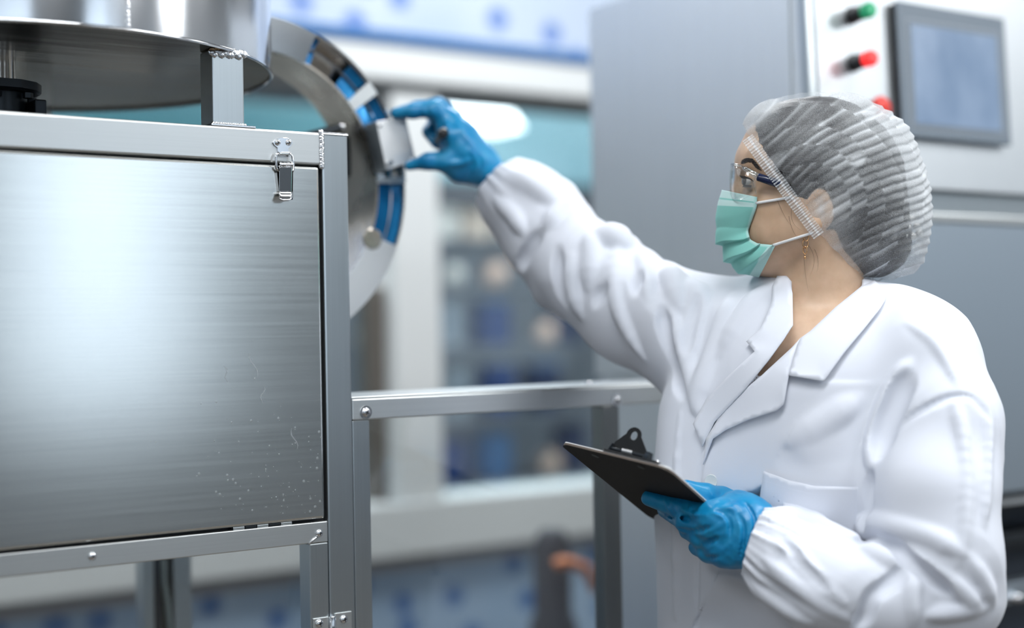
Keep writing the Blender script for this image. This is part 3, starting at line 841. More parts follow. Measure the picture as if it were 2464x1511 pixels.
# ------------------------------------------------------------------ smooth-blend solids (signed distance fields in camera-aligned metres)
class Field:
    def __init__(s, lo, hi, h):
        s.lo = np.array(lo, float); s.h = h
        s.n = np.ceil((np.array(hi) - s.lo) / h).astype(int) + 1
        s.F = np.full(s.n, 0.25, np.float32)
        s.ax = [(s.lo[i] + h * np.arange(s.n[i])).astype(np.float32) for i in range(3)]
    def window(s, lo, hi):
        sl = []
        for i in range(3):
            a = int(max(0, math.floor((lo[i] - s.lo[i]) / s.h))); b = int(min(s.n[i], math.ceil((hi[i] - s.lo[i]) / s.h) + 1))
            if b <= a: return None
            sl.append(slice(a, b))
        return tuple(sl)
    def grids(s, w):
        return (s.ax[0][w[0]][:, None, None], s.ax[1][w[1]][None, :, None], s.ax[2][w[2]][None, None, :])
    def put(s, w, d, k, sub=False):
        A = s.F[w]
        if sub:
            d = -d
            if k > 0:
                hh = np.maximum(k - np.abs(A - d), 0) / k
                s.F[w] = np.maximum(A, d) + hh * hh * k * .25
            else: s.F[w] = np.maximum(A, d)
        else:
            if k > 0:
                hh = np.maximum(k - np.abs(A - d), 0) / k
                s.F[w] = np.minimum(A, d) - hh * hh * k * .25
            else: s.F[w] = np.minimum(A, d)
    def cone(s, a, ra, b, rb, k=0.0, sub=False, sq=(1, 1, 1)):
        a = np.array(a, float); b = np.array(b, float)
        m = max(ra, rb) + (k if k else 0) + 3 * s.h + .02
        w = s.window(np.minimum(a, b) - m, np.maximum(a, b) + m)
        if w is None: return
        X, Y, Z = s.grids(w)
        ab = b - a; L2 = float(ab @ ab) + 1e-12
        t = np.clip(((X - a[0]) * ab[0] + (Y - a[1]) * ab[1] + (Z - a[2]) * ab[2]) / L2, 0, 1)
        d = np.sqrt(((X - a[0] - t * ab[0]) / sq[0]) ** 2 + ((Y - a[1] - t * ab[1]) / sq[1]) ** 2 + ((Z - a[2] - t * ab[2]) / sq[2]) ** 2) - (ra + (rb - ra) * t)
        s.put(w, d.astype(np.float32), k, sub)
    def ell(s, c, axes, r, k=0.0, sub=False):
        """ellipsoid; axes: 3 unit vectors (rows), r: 3 radii"""
        c = np.array(c, float); axes = np.array(axes, float); r = np.array(r, float)
        m = r.max() + k + 3 * s.h + .02
        w = s.window(c - m, c + m)
        if w is None: return
        X, Y, Z = s.grids(w)
        X = X - c[0]; Y = Y - c[1]; Z = Z - c[2]
        q = [(X * axes[i, 0] + Y * axes[i, 1] + Z * axes[i, 2]) for i in range(3)]
        k0 = np.sqrt(sum((q[i] / r[i]) ** 2 for i in range(3))); k1 = np.sqrt(sum((q[i] / r[i] ** 2) ** 2 for i in range(3))) + 1e-6
        s.put(w, (k0 * (k0 - 1) / k1).astype(np.float32), k, sub)
    def path(s, pts, rs, k=0.0, sub=False):
        for i in range(len(pts) - 1): s.cone(pts[i], rs[i], pts[i + 1], rs[i + 1], k, sub)
    def sample(s, P):
        P = np.asarray(P, float)
        q = (P - s.lo) / s.h
        i = np.clip(np.floor(q).astype(int), 0, s.n - 2); f = np.clip(q - i, 0, 1)
        r = 0
        for dx in (0, 1):
            for dy in (0, 1):
                for dz in (0, 1):
                    wgt = (f[..., 0] if dx else 1 - f[..., 0]) * (f[..., 1] if dy else 1 - f[..., 1]) * (f[..., 2] if dz else 1 - f[..., 2])
                    r = r + wgt * s.F[i[..., 0] + dx, i[..., 1] + dy, i[..., 2] + dz]
        return r
    def depth(s, px, py, z0=1.5, z1=2.6):
        """first hit along the sight line through a pixel (vectorised); nan where it misses"""
        px = np.atleast_1d(np.asarray(px, float)); py = np.atleast_1d(np.asarray(py, float))
        z0 = max(z0, s.lo[2]); z1 = min(z1, s.lo[2] + (s.n[2] - 1) * s.h)
        zs = np.arange(z0, z1, s.h * 1.4)
        out = np.full(px.shape, np.nan); prev = None; pz = None
        for z in zs:
            P = np.stack([(px - CX) / FPX * z, (CY - py) / FPX * z, np.full(px.shape, z)], -1)
            inside = np.all((P > s.lo + s.h) & (P < s.lo + (s.n - 2) * s.h), axis=-1)
            v = np.where(inside, s.sample(P), .2)
            if prev is not None:
                hit = np.isnan(out) & (v < 0) & (prev >= 0)
                out[hit] = (pz + (z - pz) * prev / np.maximum(prev - v, 1e-6))[hit]
            prev, pz = v, z
        return out
    def mesh(s, smooth=1):
        F = s.F; n = s.n
        S = F < 0
        c = [S[dx:n[0] - 1 + dx, dy:n[1] - 1 + dy, dz:n[2] - 1 + dz] for dx in (0, 1) for dy in (0, 1) for dz in (0, 1)]
        cnt = sum(x.astype(np.int8) for x in c)
        act = (cnt > 0) & (cnt < 8)
        idx = np.argwhere(act)
        num = len(idx)
        vid = np.full(act.shape, -1, np.int64); vid[act] = np.arange(num)
        acc = np.zeros((num, 3)); wt = np.zeros(num)
        corner = [(dx, dy, dz) for dx in (0, 1) for dy in (0, 1) for dz in (0, 1)]
        vals = [F[idx[:, 0] + a, idx[:, 1] + b, idx[:, 2] + e_] for a, b, e_ in corner]
        for i in range(8):
            for j in range(i + 1, 8):
                df = np.abs(np.array(corner[i]) - np.array(corner[j]))
                if df.sum() != 1: continue
                va, vb = vals[i], vals[j]
                x = (va < 0) != (vb < 0)
                t = np.where(x, va / np.where(np.abs(va - vb) < 1e-12, 1, va - vb), 0)
                p = np.array(corner[i])[None] + t[:, None] * (np.array(corner[j]) - np.array(corner[i]))[None]
                acc[x] += p[x]; wt[x] += 1
        V = s.lo + (idx + acc / wt[:, None]) * s.h
        faces = []
        for ax in range(3):
            o1, o2 = [(1, 2), (2, 0), (0, 1)][ax]
            A = S; B = np.roll(S, -1, ax)
            x = (A != B)
            sl = [slice(1, n[i] - 1) for i in range(3)]
            sl[ax] = slice(0, n[ax] - 1)
            m_ = np.zeros_like(x); m_[tuple(sl)] = x[tuple(sl)]
            e = np.argwhere(m_)
            if not len(e): continue
            u = np.zeros(3, int); u[o1] = 1; w = np.zeros(3, int); w[o2] = 1
            q = [vid[tuple((e - d).T)] for d in (u * 0, u, u + w, w)]
            Q = np.stack(q, 1)
            flip = S[tuple(e.T)]
            Q[flip] = Q[flip][:, ::-1]
            faces.append(Q)
        Fc = np.concatenate(faces)
        Fc = Fc[(Fc >= 0).all(1)]
        for _ in range(smooth):
            V = laplace(V, Fc, .5)
        return V, Fc

def laplace(V, Fc, lam):
    k = Fc.shape[1]
    a = Fc.ravel(); b = np.roll(Fc, -1, 1).ravel()
    ii = np.concatenate([a, b]); jj = np.concatenate([b, a]); n = len(V)
    c_ = np.bincount(ii, minlength=n)
    s_ = np.stack([np.bincount(ii, weights=V[jj, i], minlength=n) for i in range(3)], 1)
    return V * (1 - lam) + lam * s_ / np.maximum(c_, 1)[:, None]

def vnormals(V, Fc):
    n = np.cross(V[Fc[:, 2]] - V[Fc[:, 0]], V[Fc[:, 3 if Fc.shape[1] == 4 else 1]] - V[Fc[:, 1]])
    if Fc.shape[1] == 3: n = np.cross(V[Fc[:, 1]] - V[Fc[:, 0]], V[Fc[:, 2]] - V[Fc[:, 0]])
    k = Fc.shape[1]; ii = Fc.ravel(); nn = np.repeat(n, k, 0)
    o = np.stack([np.bincount(ii, weights=nn[:, i], minlength=len(V)) for i in range(3)], 1)
    return o / (np.linalg.norm(o, axis=1)[:, None] + 1e-12)

def mesh_obj(name, V, Fc, mat, parent, attrs=None, smooth=True):
    W = c2w(V)
    off = np.zeros(3); p = parent
    while p is not None:
        off += np.array(p.location); p = p.parent
    W = W - off
    me = bpy.data.meshes.new(name)
    k = Fc.shape[1]
    me.vertices.add(len(W)); me.vertices.foreach_set('co', W.astype(np.float32).ravel())
    me.loops.add(len(Fc) * k); me.loops.foreach_set('vertex_index', Fc.astype(np.int32).ravel())
    me.polygons.add(len(Fc)); me.polygons.foreach_set('loop_start', np.arange(0, len(Fc) * k, k, dtype=np.int32))
    me.update(calc_edges=True)
    for nm, arr in (attrs or {}).items():
        at = me.attributes.new(nm, 'FLOAT', 'POINT'); at.data.foreach_set('value', np.asarray(arr, np.float32))
    return new_obj(name, me, mat, parent, smooth)

def wob(P, seed, freq, count=6):
    """smooth random field: sum of sines in random directions (about -1..1)"""
    r = np.random.RandomState(seed); o = 0
    for i in range(count):
        d = r.normal(size=3); d /= np.linalg.norm(d)
        o = o + np.sin((P[..., 0] * d[0] + P[..., 1] * d[1] + P[..., 2] * d[2]) * freq * r.uniform(.6, 1.5) + r.uniform(0, 6.28))
    return o / count * 1.6

def sd_poly(px, py, poly):
    """signed distance (pixels) to a polygon, negative inside"""
    poly = np.array(poly, float); n = len(poly)
    d = np.full(px.shape, 1e9); ins = np.zeros(px.shape, bool)
    for i in range(n):
        a, b = poly[i], poly[(i + 1) % n]
        e = b - a; w0, w1 = px - a[0], py - a[1]
        t = np.clip((w0 * e[0] + w1 * e[1]) / (e @ e + 1e-9), 0, 1)
        d = np.minimum(d, (w0 - e[0] * t) ** 2 + (w1 - e[1] * t) ** 2)
        c = (a[1] <= py) != (b[1] <= py)
        xs_ = a[0] + (py - a[1]) * e[0] / (e[1] if abs(e[1]) > 1e-9 else 1e-9)
        ins ^= c & (px < xs_)
    d = np.sqrt(d)
    return np.where(ins, -d, d)

Z0 = 1.95
SC = Z0 / FPX                         # metres per pixel at the head
def hd(px, py, d=0.0):                # head point: pixel position, depth in the same pixel units (negative = nearer)
    return cp(px, py, Z0 + d * SC)
def pr(px, py, z, r): return cp(px, py, z), r * z / FPX

# ------------------------------------------------------------------ person
person = empty('person', 'person in white lab coat, hair cap, mask and blue gloves reaching to the ring', 'person', tuple(np.append(wp(1960, 1400, 1.98)[:2], 0)))

m = principled('skin', (0.60, 0.40, 0.285), 0.42)
b_ = m.node_tree.nodes['Principled BSDF']
b_.inputs['Subsurface Weight'].default_value = 0.12; b_.inputs['Subsurface Radius'].default_value = (1.0, .35, .2); b_.inputs['Subsurface Scale'].default_value = 0.006
v = tex_coord(m, (60, 60, 60)); n_ = noise(m, v, 1.0, 4)
link_in(m, ramp(m, n_, [(0.3, (0.62, 0.415, 0.275)), (0.7, (0.70, 0.485, 0.335))]), 'Base Color')
v = tex_coord(m, (900, 900, 900)); bump(m, noise(m, v, 1.0, 2), 0.08, 0.0004)

I3 = np.eye(3)
B = Field(cp(1760, 1511, 1.75) - .02, (0.52, 0.34, 2.24), 0.0028)
B = Field((0.24, -0.32, 1.78), (0.54, 0.32, 2.14), 0.0025)
# skull, face, jaw
B.ell(hd(1962, 408), I3, (170 * SC, 164 * SC, 120 * SC), 0)
B.ell(hd(1868, 480), I3, (88 * SC, 145 * SC, 88 * SC), .025)
B.cone(hd(1830, 385), 52 * SC, hd(1850, 360), 60 * SC, .03)
for s_ in (-1, 1):
    B.cone(hd(1842, 395, s_ * 40), 42 * SC, hd(1880, 400, s_ * 72), 40 * SC, .02)      # brow side
    B.cone(hd(1842, 494, s_ * 60), 33 * SC, hd(1900, 490, s_ * 84), 24 * SC, .02)      # cheek bone
    B.cone(hd(1930, 562, s_ * 74), 22 * SC, hd(1850, 620, s_ * 34), 26 * SC, .025)      # jaw line
    B.cone(hd(1930, 562, s_ * 74), 22 * SC, hd(1950, 470, s_ * 86), 28 * SC, .025)
    B.cone(hd(1850, 560, s_ * 46), 42 * SC, hd(1900, 545, s_ * 62), 38 * SC, .025)      # cheek
    B.ell(hd(1792, 436, s_ * 56), I3, (24 * SC, 20 * SC, 32 * SC), .012, sub=True)     # eye socket
B.cone(hd(1832, 622), 34 * SC, hd(1850, 600), 40 * SC, .03)                            # chin
B.cone(hd(1790, 436), 15 * SC, hd(1748, 502), 15 * SC, .012)                           # nose
B.cone(hd(1752, 505), 17 * SC, hd(1790, 520), 20 * SC, .012)
B.cone(hd(1785, 560), 22 * SC, hd(1810, 575), 30 * SC, .02)                            # lips
EZ = -57
B.ell(hd(1806, 436, -54), I3, (21 * SC, 19 * SC, 22 * SC), .006)                       # near eye lids
B.ell(hd(1806, 436, 54), I3, (21 * SC, 19 * SC, 22 * SC), .006)
B.cone(hd(1798, 436, EZ - 14), 8 * SC, hd(1788, 437, EZ + 8), 7 * SC, .003, sub=True)  # lid opening
# neck, throat, tendons, chest
B.cone(hd(1972, 540, 0), 80 * SC, hd(1982, 690, 5), 84 * SC, .03)
B.cone(hd(1982, 690, 5), 84 * SC, hd(1998, 790, 15), 92 * SC, .03)
B.cone(hd(1882, 622, 0), 20 * SC, hd(1945, 720, -10), 34 * SC, .03)
B.cone(hd(1985, 560, -72), 20 * SC, hd(1915, 800, -30), 18 * SC, .025)
B.cone(hd(1918, 800, -34), 16 * SC, hd(2120, 815, -130), 20 * SC, .03)                 # collar bone
ax_f = np.array([-.80, 0, -.60]); ax_l = np.array([.60, 0, -.80]); ax_u = np.array([0, 1., 0])
BAX = np.stack([ax_f, ax_u, ax_l])
B.cone(cp(1900, 880, 1.955), .068, cp(2120, 880, 1.90), .068, .04)
B.cone(cp(1880, 890, 1.965), .068, cp(1815, 1000, 1.955), .06, .05)
B.ell(cp(1930, 1010, 1.985), BAX, (.105, .16, .15), .06)
# ear (seen through the cap)
B.ell(hd(1978, 500, -112), np.array([[.96, .2, -.15], [-.2, .97, 0], [.15, 0, .98]]), (27 * SC, 46 * SC, 14 * SC), .006)
B.ell(hd(1970, 498, -127), I3, (13 * SC, 27 * SC, 12 * SC), .004, sub=True)
B.cone(hd(1966, 540, -110), 13 * SC, hd(1962, 552, -107), 11 * SC, .008)
BF = B
V, Fc = B.mesh(2)
body = mesh_obj('body', V, Fc, 'skin', person)

# near eye, lashes, brow
m = principled('eye_white', (0.75, 0.72, 0.70), 0.15)
ec = hd(1806, 436, -52); er = 19.5 * SC
gz = np.array([-.93, .06, -.22]); gz /= np.linalg.norm(gz)
def ball_c(name, c, r, mat, parent, seg=16):
    return MB().lathe(c2w(c), (0, 0, 1), [(r * math.sin(t), -r * math.cos(t)) for t in np.linspace(0, math.pi, seg)], seg * 2).build(name, mat, parent, True)
eye = ball_c('eye', ec, er, 'eye_white', person)
principled('iris', (0.05, 0.035, 0.025), 0.1)
gw = Vector(C2W @ gz)
MB().lathe(Vector(c2w(ec)) + gw * er * .80, gw, [(er * .62, 0), (er * .5, er * .17), (er * .25, er * .25), (0, er * .27)], 20).build('iris', 'iris', eye, True)
principled('hair_dark', (0.022, 0.015, 0.012), 0.5)
def strands(name, segs, r0, parent, mat='hair_dark', kind='stuff'):
    b = MB()
    for pts in segs:
        n_ = len(pts)
        b.tube([Vector(c2w(p)) for p in pts], [max(r0 * (1 - .75 * i / (n_ - 1)), 1e-5) for i in range(n_)], 5)
    o = b.build(name, mat, parent, True); o['kind'] = kind; return o
lash = []
for i in range(26):
    t = i / 25
    base = hd(1789 + t * 26, 430 + 7 * t * t - 1.5 * math.sin(t * 3.1), -70 - 6 * math.sin(t * 3.1))
    tip = hd(1779 + t * 30, 422 + 9 * t * t, -84)
    mid = (base + tip) / 2 + np.array([-.0003, -.0006, 0])
    lash.append([base, mid, tip])
for i in range(14):
    t = i / 13
    base = hd(1790 + t * 18, 445 + 1.5 * t, -70); tip = hd(1786 + t * 20, 451 + 1.0 * t, -78)
    lash.append([base, (base + tip) / 2, tip])
strands('eyelashes', lash, .0006, person)
brow = []
bt = rng.uniform(0, 1, 140)
bx_ = 1783 + 42 * bt; by_ = 392 - 9 * np.sin(np.pi * np.minimum(1, bt * 1.15)) + 13 * bt * bt + rng.uniform(-5.5, 5.5, 140) * (1 - .55 * bt)
bz_ = BF.depth(bx_, by_); bz2 = BF.depth(bx_ + 9, by_ - 3.5 + 8 * bt)
for t, cxp, cyp, z_, z2 in zip(bt, bx_, by_, bz_, bz2):
    if not np.isfinite(z_): continue
    a_ = cp(cxp, cyp, z_ + .0003)
    x2, y2 = cxp + 9, cyp - 3.5 + 8 * t
    b2 = cp(x2, y2, (z2 if np.isfinite(z2) else z_) - .0006)
    brow.append([a_, (a_ + b2) / 2 + np.array([0, 0, -.0007]), b2])
strands('eyebrow', brow, .0006, person)

# hair under the cap
H = Field((0.29, -0.02, 1.82), (0.60, 0.33, 2.10), 0.003)
H.ell(hd(1966, 408, 0), I3, (184 * SC, 176 * SC, 134 * SC), 0)
H.ell(hd(1900, 420, 0), I3, (95 * SC, 120 * SC, 124 * SC), .02)
H.ell(hd(1955, 520, 0), I3, (60 * SC, 80 * SC, 124 * SC), .02)
H.ell(hd(1885, 335, 0), I3, (66 * SC, 78 * SC, 104 * SC), .02)
H.ell(hd(2070, 470, 0), I3, (105 * SC, 150 * SC, 118 * SC), .03)
H.ell(hd(2085, 565, 0), I3, (85 * SC, 95 * SC, 95 * SC), .04)
H.ell(hd(2120, 590, 0), I3, (60 * SC, 60 * SC, 60 * SC), .03)
X, Y, Z = H.grids((slice(None),) * 3)
PXg, PYg = X / Z * FPX + CX, CY - Y / Z * FPX
def half(pxg, pyg, a, b):             # signed pixels, negative on the right of a->b going down
    d = np.array([b[0] - a[0], b[1] - a[1]], float); d /= np.linalg.norm(d)
    return (pxg - a[0]) * (-d[1]) * -1 * -1 + (pyg - a[1]) * d[0]
hl = (PXg - 1826) * (-(566 - 330)) + (PYg - 330) * (1972 - 1800)      # > 0 on the face side
hl = hl / math.hypot(172, 236) - 14 + 3.0 * np.sin(PYg * .21)
H.F = np.maximum(H.F, (hl * SC).astype(np.float32))
nl = (PXg - 1965) * (-(650 - 560)) + (PYg - 560) * (2040 - 1965); nl = nl / math.hypot(75, 90)
H.F = np.maximum(H.F, (nl * SC).astype(np.float32))
H.ell(hd(1975, 500, -128), I3, (28 * SC, 46 * SC, 40 * SC), .004, sub=True)
V, Fc = H.mesh(1)
nv = vnormals(V, Fc)
V = V + nv * (wob(V * np.array([1, 3.0, 1]), 5, 260)[:, None] * .0009)
m = principled('hair', (0.014, 0.012, 0.013), 0.42)
v = tex_coord(m, (90, 90, 700)); n_ = noise(m, v, 1, 3); bump(m, n_, .5, .002)
mesh_obj('hair', V, Fc, 'hair', person)
# fine loose strands on cheek and neck
st = []
for a_, b_, c_ in (((1905, 500), (1898, 540), (1930, 555)), ((1870, 480), (1885, 520), (1905, 545)), ((1945, 590), (1970, 620), (1950, 660)), ((1935, 585), (1932, 640), (1945, 700)), ((1960, 600), (1975, 630), (1965, 655)), ((1898, 520), (1905, 560), (1925, 580))):
    t = np.linspace(0, 1, 9)
    x = (1 - t) ** 2 * a_[0] + 2 * t * (1 - t) * b_[0] + t * t * c_[0]; y = (1 - t) ** 2 * a_[1] + 2 * t * (1 - t) * b_[1] + t * t * c_[1]
    z_ = BF.depth(x, y)
    pts = [cp(xx, yy, zz_ - .0012) for xx, yy, zz_ in zip(x, y, z_) if np.isfinite(zz_)]
    if len(pts) > 3: st.append(pts)
strands('loose_hair', st, .00018, person, kind='stuff')
m = principled('pearl', (0.86, 0.86, 0.84), 0.15)
pc_ = empty('hair_clip', '', ''); del pc_['label'], pc_['category']; pc_.parent = person; pc_['label'] = 'white pearl hair clip under the cap'
for (x, y) in ((2172, 520), (2166, 541), (2184, 548), (2192, 526), (2206, 545), (2176, 566), (2196, 568), (2212, 560)):
    ball_c('pearl', hd(x, y, -68 + abs(x - 2170) * .9), 9 * SC, 'pearl', pc_, 10)

# ------------------------------------------------------------------ hair cap
CF = Field((0.29, -0.03, 1.79), (0.605, 0.335, 2.13), 0.0021)
def cell(x, y, rx, ry, rd, d=0, k=.03, rot=0):
    c, s_ = math.cos(rot), math.sin(rot)
    CF.ell(hd(x, y, d), np.array([[c, s_, 0], [-s_, c, 0], [0, 0, 1]]), (rx * SC, ry * SC, rd * SC), k)
cell(1985, 407, 193, 184, 154, k=0)
cell(1895, 360, 100, 112, 124, k=.03)
cell(1842, 315, 52, 58, 80, k=.025)
cell(2065, 430, 150, 170, 140, k=.03)
cell(2115, 520, 120, 120, 122, k=.03)
cell(2075, 595, 85, 78, 105, k=.025)
cell(2150, 600, 72, 72, 85, k=.02)
cell(2030, 600, 48, 52, 88, k=.02)
cell(1985, 530, 70, 85, 146, k=.02)
X, Y, Z = CF.grids((slice(None),) * 3)
PXg, PYg = X / Z * FPX + CX, CY - Y / Z * FPX
def lineside(PXg, PYg, a, b):         # pixels, > 0 on the lower-left side of a -> b (a above b)
    return ((PXg - a[0]) * (-(b[1] - a[1])) + (PYg - a[1]) * (b[0] - a[0])) / math.hypot(b[0] - a[0], b[1] - a[1])
BA, BB = (1800, 330), (1972, 566)
NA, NB = (1972, 566), (2035, 655)
l1 = lineside(PXg, PYg, BA, BB); l2 = lineside(PXg, PYg, NA, NB)
CF.F = np.maximum(CF.F, (np.maximum(l1, l2) * SC).astype(np.float32))
V, Fc = CF.mesh(2)
# open the face side
def pix(V): return V[:, 0] / V[:, 2] * FPX + CX, CY - V[:, 1] / V[:, 2] * FPX
vx, vy = pix(V)
cut = np.maximum(lineside(vx, vy, BA, BB), lineside(vx, vy, NA, NB))
nv = vnormals(V, Fc)
fcut = (cut[Fc] > -2.6).all(1)
Fc = Fc[~fcut]
used = np.zeros(len(V), bool); used[Fc.ravel()] = True
mapi = np.cumsum(used) - 1
V, nv, vx, vy, cut = V[used], nv[used], vx[used], vy[used], cut[used]; Fc = mapi[Fc]
# pleats: rows of narrow ridges that step sideways in columns
def saw(q):
    f = q - np.floor(q)
    return np.where(f < .28, f / .28, (1 - f) / .72)
colc = np.hypot((vx - 1955) * 1.0, (vy - 490) * .92)
coln = colc / 44.0 + .25 * wob(V, 21, 40)
colid = np.floor(coln); colf = coln - colid
ph = np.sin(colid * 12.9898) * 43758.5453; ph = (ph - np.floor(ph)) * .9
slope = np.interp(vx, [1800, 1900, 2000, 2100, 2240], [.60, .48, .27, .14, .05])
q = (vy + slope * (vx - 2000) + 9 * wob(V, 22, 34) + (V[:, 2] - Z0) * 260) / np.interp(vx, [1800, 1950, 2150, 2250], [30, 25, 21, 20]) + ph
pl = saw(q)
fade = np.clip((-cut) / 45, 0, 1) * np.clip((vy - 225) / 25, .35, 1)
nape = np.clip((vy - 560) / 60, 0, 1) * np.clip((2080 - vx) / 60, 0, 1)
front = np.clip((1900 - vx) / 90, 0, 1) * np.clip((330 - vy) / 60, 0, 1)
amp = .0030 * fade * (1 - .75 * nape) * (1 - .6 * front)
step = np.exp(-((np.minimum(colf, 1 - colf)) / .06) ** 2)
crumple = wob(V, 31, 95) * .0016 + wob(V, 32, 190) * .0008
# gathers running in from the elastic band
along = ((vx - BA[0]) * (BB[0] - BA[0]) + (vy - BA[1]) * (BB[1] - BA[1])) / math.hypot(BB[0] - BA[0], BB[1] - BA[1])
gath = np.sin(along / 8.0 + 2.2 * wob(V, 33, 60)) * np.exp(cut / 22)
dis = (pl - .5) * amp + crumple * (.4 + fade) + gath * .0014 + step * .0006 * fade
V = V + nv * dis[:, None]
for _ in range(1): V = laplace(V, Fc, .25)
brk = np.sin(colid * 78.233 + np.floor(q) * 37.719) * 43758.5453; brk = brk - np.floor(brk)
gap = H.sample(V)
dens = .02 + (.04 + .78 * brk ** 1.8) * pl ** 2.4 * fade * (1 - .8 * nape) + .10 * step * fade * brk + .30 * nape + .12 * np.abs(gath)
dens = dens + .58 * np.clip((gap - .006) / .020, 0, 1) + .30 * np.clip((wob(V, 44, 120, 4) - .8) * 3, 0, 1)
dens = dens + .30 * np.exp(-((vx - 1972) ** 2 + (vy - 515) ** 2) / 48.0 ** 2) * (V[:, 2] < Z0) + .30 * front
dens = np.clip(dens, 0, .95)

m = bpy.data.materials.new('nonwoven'); m.use_nodes = True; MATS['nonwoven'] = m
N, L = nodes_of(m); N.clear()
out = N.new('ShaderNodeOutputMaterial')
tr = N.new('ShaderNodeBsdfTransparent'); df = N.new('ShaderNodeBsdfDiffuse'); tl = N.new('ShaderNodeBsdfTranslucent')
df.inputs[0].default_value = (.90, .935, .97, 1); tl.inputs[0].default_value = (.88, .92, .95, 1)
mx1 = N.new('ShaderNodeMixShader'); mx1.inputs[0].default_value = .35
L.new(df.outputs[0], mx1.inputs[1]); L.new(tl.outputs[0], mx1.inputs[2])
at = N.new('ShaderNodeAttribute'); at.attribute_name = 'dens'
tc = N.new('ShaderNodeTexCoord'); nz = N.new('ShaderNodeTexNoise'); nz.inputs['Scale'].default_value = 900; nz.inputs['Detail'].default_value = 2
L.new(tc.outputs['Object'], nz.inputs['Vector'])
ma = N.new('ShaderNodeMath'); ma.operation = 'MULTIPLY_ADD'; L.new(nz.outputs['Fac'], ma.inputs[0]); ma.inputs[1].default_value = .64; ma.inputs[2].default_value = -.23
mb_ = N.new('ShaderNodeMath'); mb_.operation = 'ADD'; mb_.use_clamp = True
L.new(ma.outputs[0], mb_.inputs[0]); L.new(at.outputs['Fac'], mb_.inputs[1])
mx2 = N.new('ShaderNodeMixShader'); L.new(mb_.outputs[0], mx2.inputs[0]); L.new(tr.outputs[0], mx2.inputs[1]); L.new(mx1.outputs[0], mx2.inputs[2])
L.new(mx2.outputs[0], out.inputs[0])
capo = mesh_obj('hair_cap', V, Fc, 'nonwoven', person, {'dens': dens})
capo['label'] = 'sheer white pleated hair cap'
# elastic band: ruffled strip along the opening, near and far side
def band(side):
    rows_n, cols_n = 15, 260
    t = np.linspace(0, 1, cols_n)
    zz_ = CF.depth(BA[0] + (BB[0] - BA[0]) * t + 16, BA[1] + (BB[1] - BA[1]) * t - 11); ok = np.isfinite(zz_)
    zz_ = np.interp(np.arange(cols_n), np.arange(cols_n)[ok], zz_[ok])
    for _ in range(25): zz_[1:-1] = (zz_[:-2] + zz_[2:] + 2 * zz_[1:-1]) / 4
    if side > 0: zz_ = 2 * Z0 - zz_
    P = []; dn = []
    nx, ny = -(BB[1] - BA[1]), (BB[0] - BA[0]); L_ = math.hypot(nx, ny); nx, ny = nx / L_, ny / L_
    for i in range(rows_n):
        u = i / (rows_n - 1)
        for j in range(cols_n):
            t = j / (cols_n - 1)
            x, y = BA[0] + (BB[0] - BA[0]) * t, BA[1] + (BB[1] - BA[1]) * t
            o_ = -13 + 30 * u
            ruf = math.sin(j * 1.05 + 1.2 * math.sin(j * .13)) * (1.0 + 2.4 * max(0, u - .4))
            P.append(cp(x + nx * o_, y + ny * (o_ + .0) + .0 * ruf, zz_[j] + (-.0026 + .0011 * ruf) * (-side) * (-1) if False else zz_[j] + side * (.0022 + .0010 * ruf)))
            dn.append(.24 + (.45 if .3 < u < .56 else 0) + .2 * (ruf > .2) + (.1 if u > .9 else 0))
    q = []
    for i in range(rows_n - 1):
        for j in range(cols_n - 1):
            q.append([i * cols_n + j, i * cols_n + j + 1, (i + 1) * cols_n + j + 1, (i + 1) * cols_n + j])
    return mesh_obj('elastic_band', np.array(P), np.array(q), 'nonwoven', capo, {'dens': np.array(dn)})
capo.location = (0, 0, 0)
band(-1); band(1)
# ------------------------------------------------------------------ lab coat
CT = Field((-0.085, -0.53, 1.62), (0.655, 0.27, 2.36), 0.0031)
def cone_px(Fd, a, b, k):
    (pa, ra), (pb, rb) = pr(*a), pr(*b)
    Fd.cone(pa, ra, pb, rb, k)
def chain(Fd, pts, k):
    for a, b in zip(pts[:-1], pts[1:]): cone_px(Fd, a, b, k)
CT.ell(cp(1905, 1060, 1.985), BAX, (.155, .24, .185), 0)
CT.ell(cp(1895, 1400, 1.99), BAX, (.150, .34, .18), .08)
CT.cone(cp(1800, 840, 2.05), .072, cp(2205, 868, 1.87), .082, .07)
CT.cone(cp(2020, 800, 1.98), .062, cp(2170, 830, 1.915), .066, .05)
CT.cone(cp(1700, 990, 2.00), .040, cp(1688, 1600, 1.99), .046, .08)
CT.cone(cp(1960, 960, 1.90), .085, cp(1985, 1120, 1.885), .07, .07)
# reaching arm
chain(CT, [(1198, 443, 2.275, 50), (1222, 462, 2.27, 72), (1268, 498, 2.255, 96), (1328, 574, 2.225, 104), (1415, 652, 2.18, 112), (1520, 744, 2.13, 118), (1650, 800, 2.075, 138), (1760, 830, 2.04, 140)], .03)
chain(CT, [(1340, 488, 2.238, 62), (1383, 522, 2.215, 46)], .010)
chain(CT, [(1450, 602, 2.17, 54), (1497, 612, 2.15, 50)], .010)
chain(CT, [(1545, 645, 2.13, 42), (1556, 672, 2.12, 46)], .010)
chain(CT, [(1604, 674, 2.10, 44), (1645, 705, 2.085, 50)], .010)
chain(CT, [(1300, 640, 2.22, 42), (1330, 690, 2.20, 50)], .012)
X, Y, Z = CT.grids((slice(None),) * 3)
def fnoise(seed, freq, amp):
    r = np.random.RandomState(seed); o = 0
    for i in range(5):
        d = r.normal(size=3); d /= np.linalg.norm(d)
        o = o + np.sin((X * d[0] + Y * d[1] + Z * d[2]) * freq * r.uniform(.6, 1.5) + r.uniform(0, 6.28))
    return (o * (amp / 5 * 1.6)).astype(np.float32)
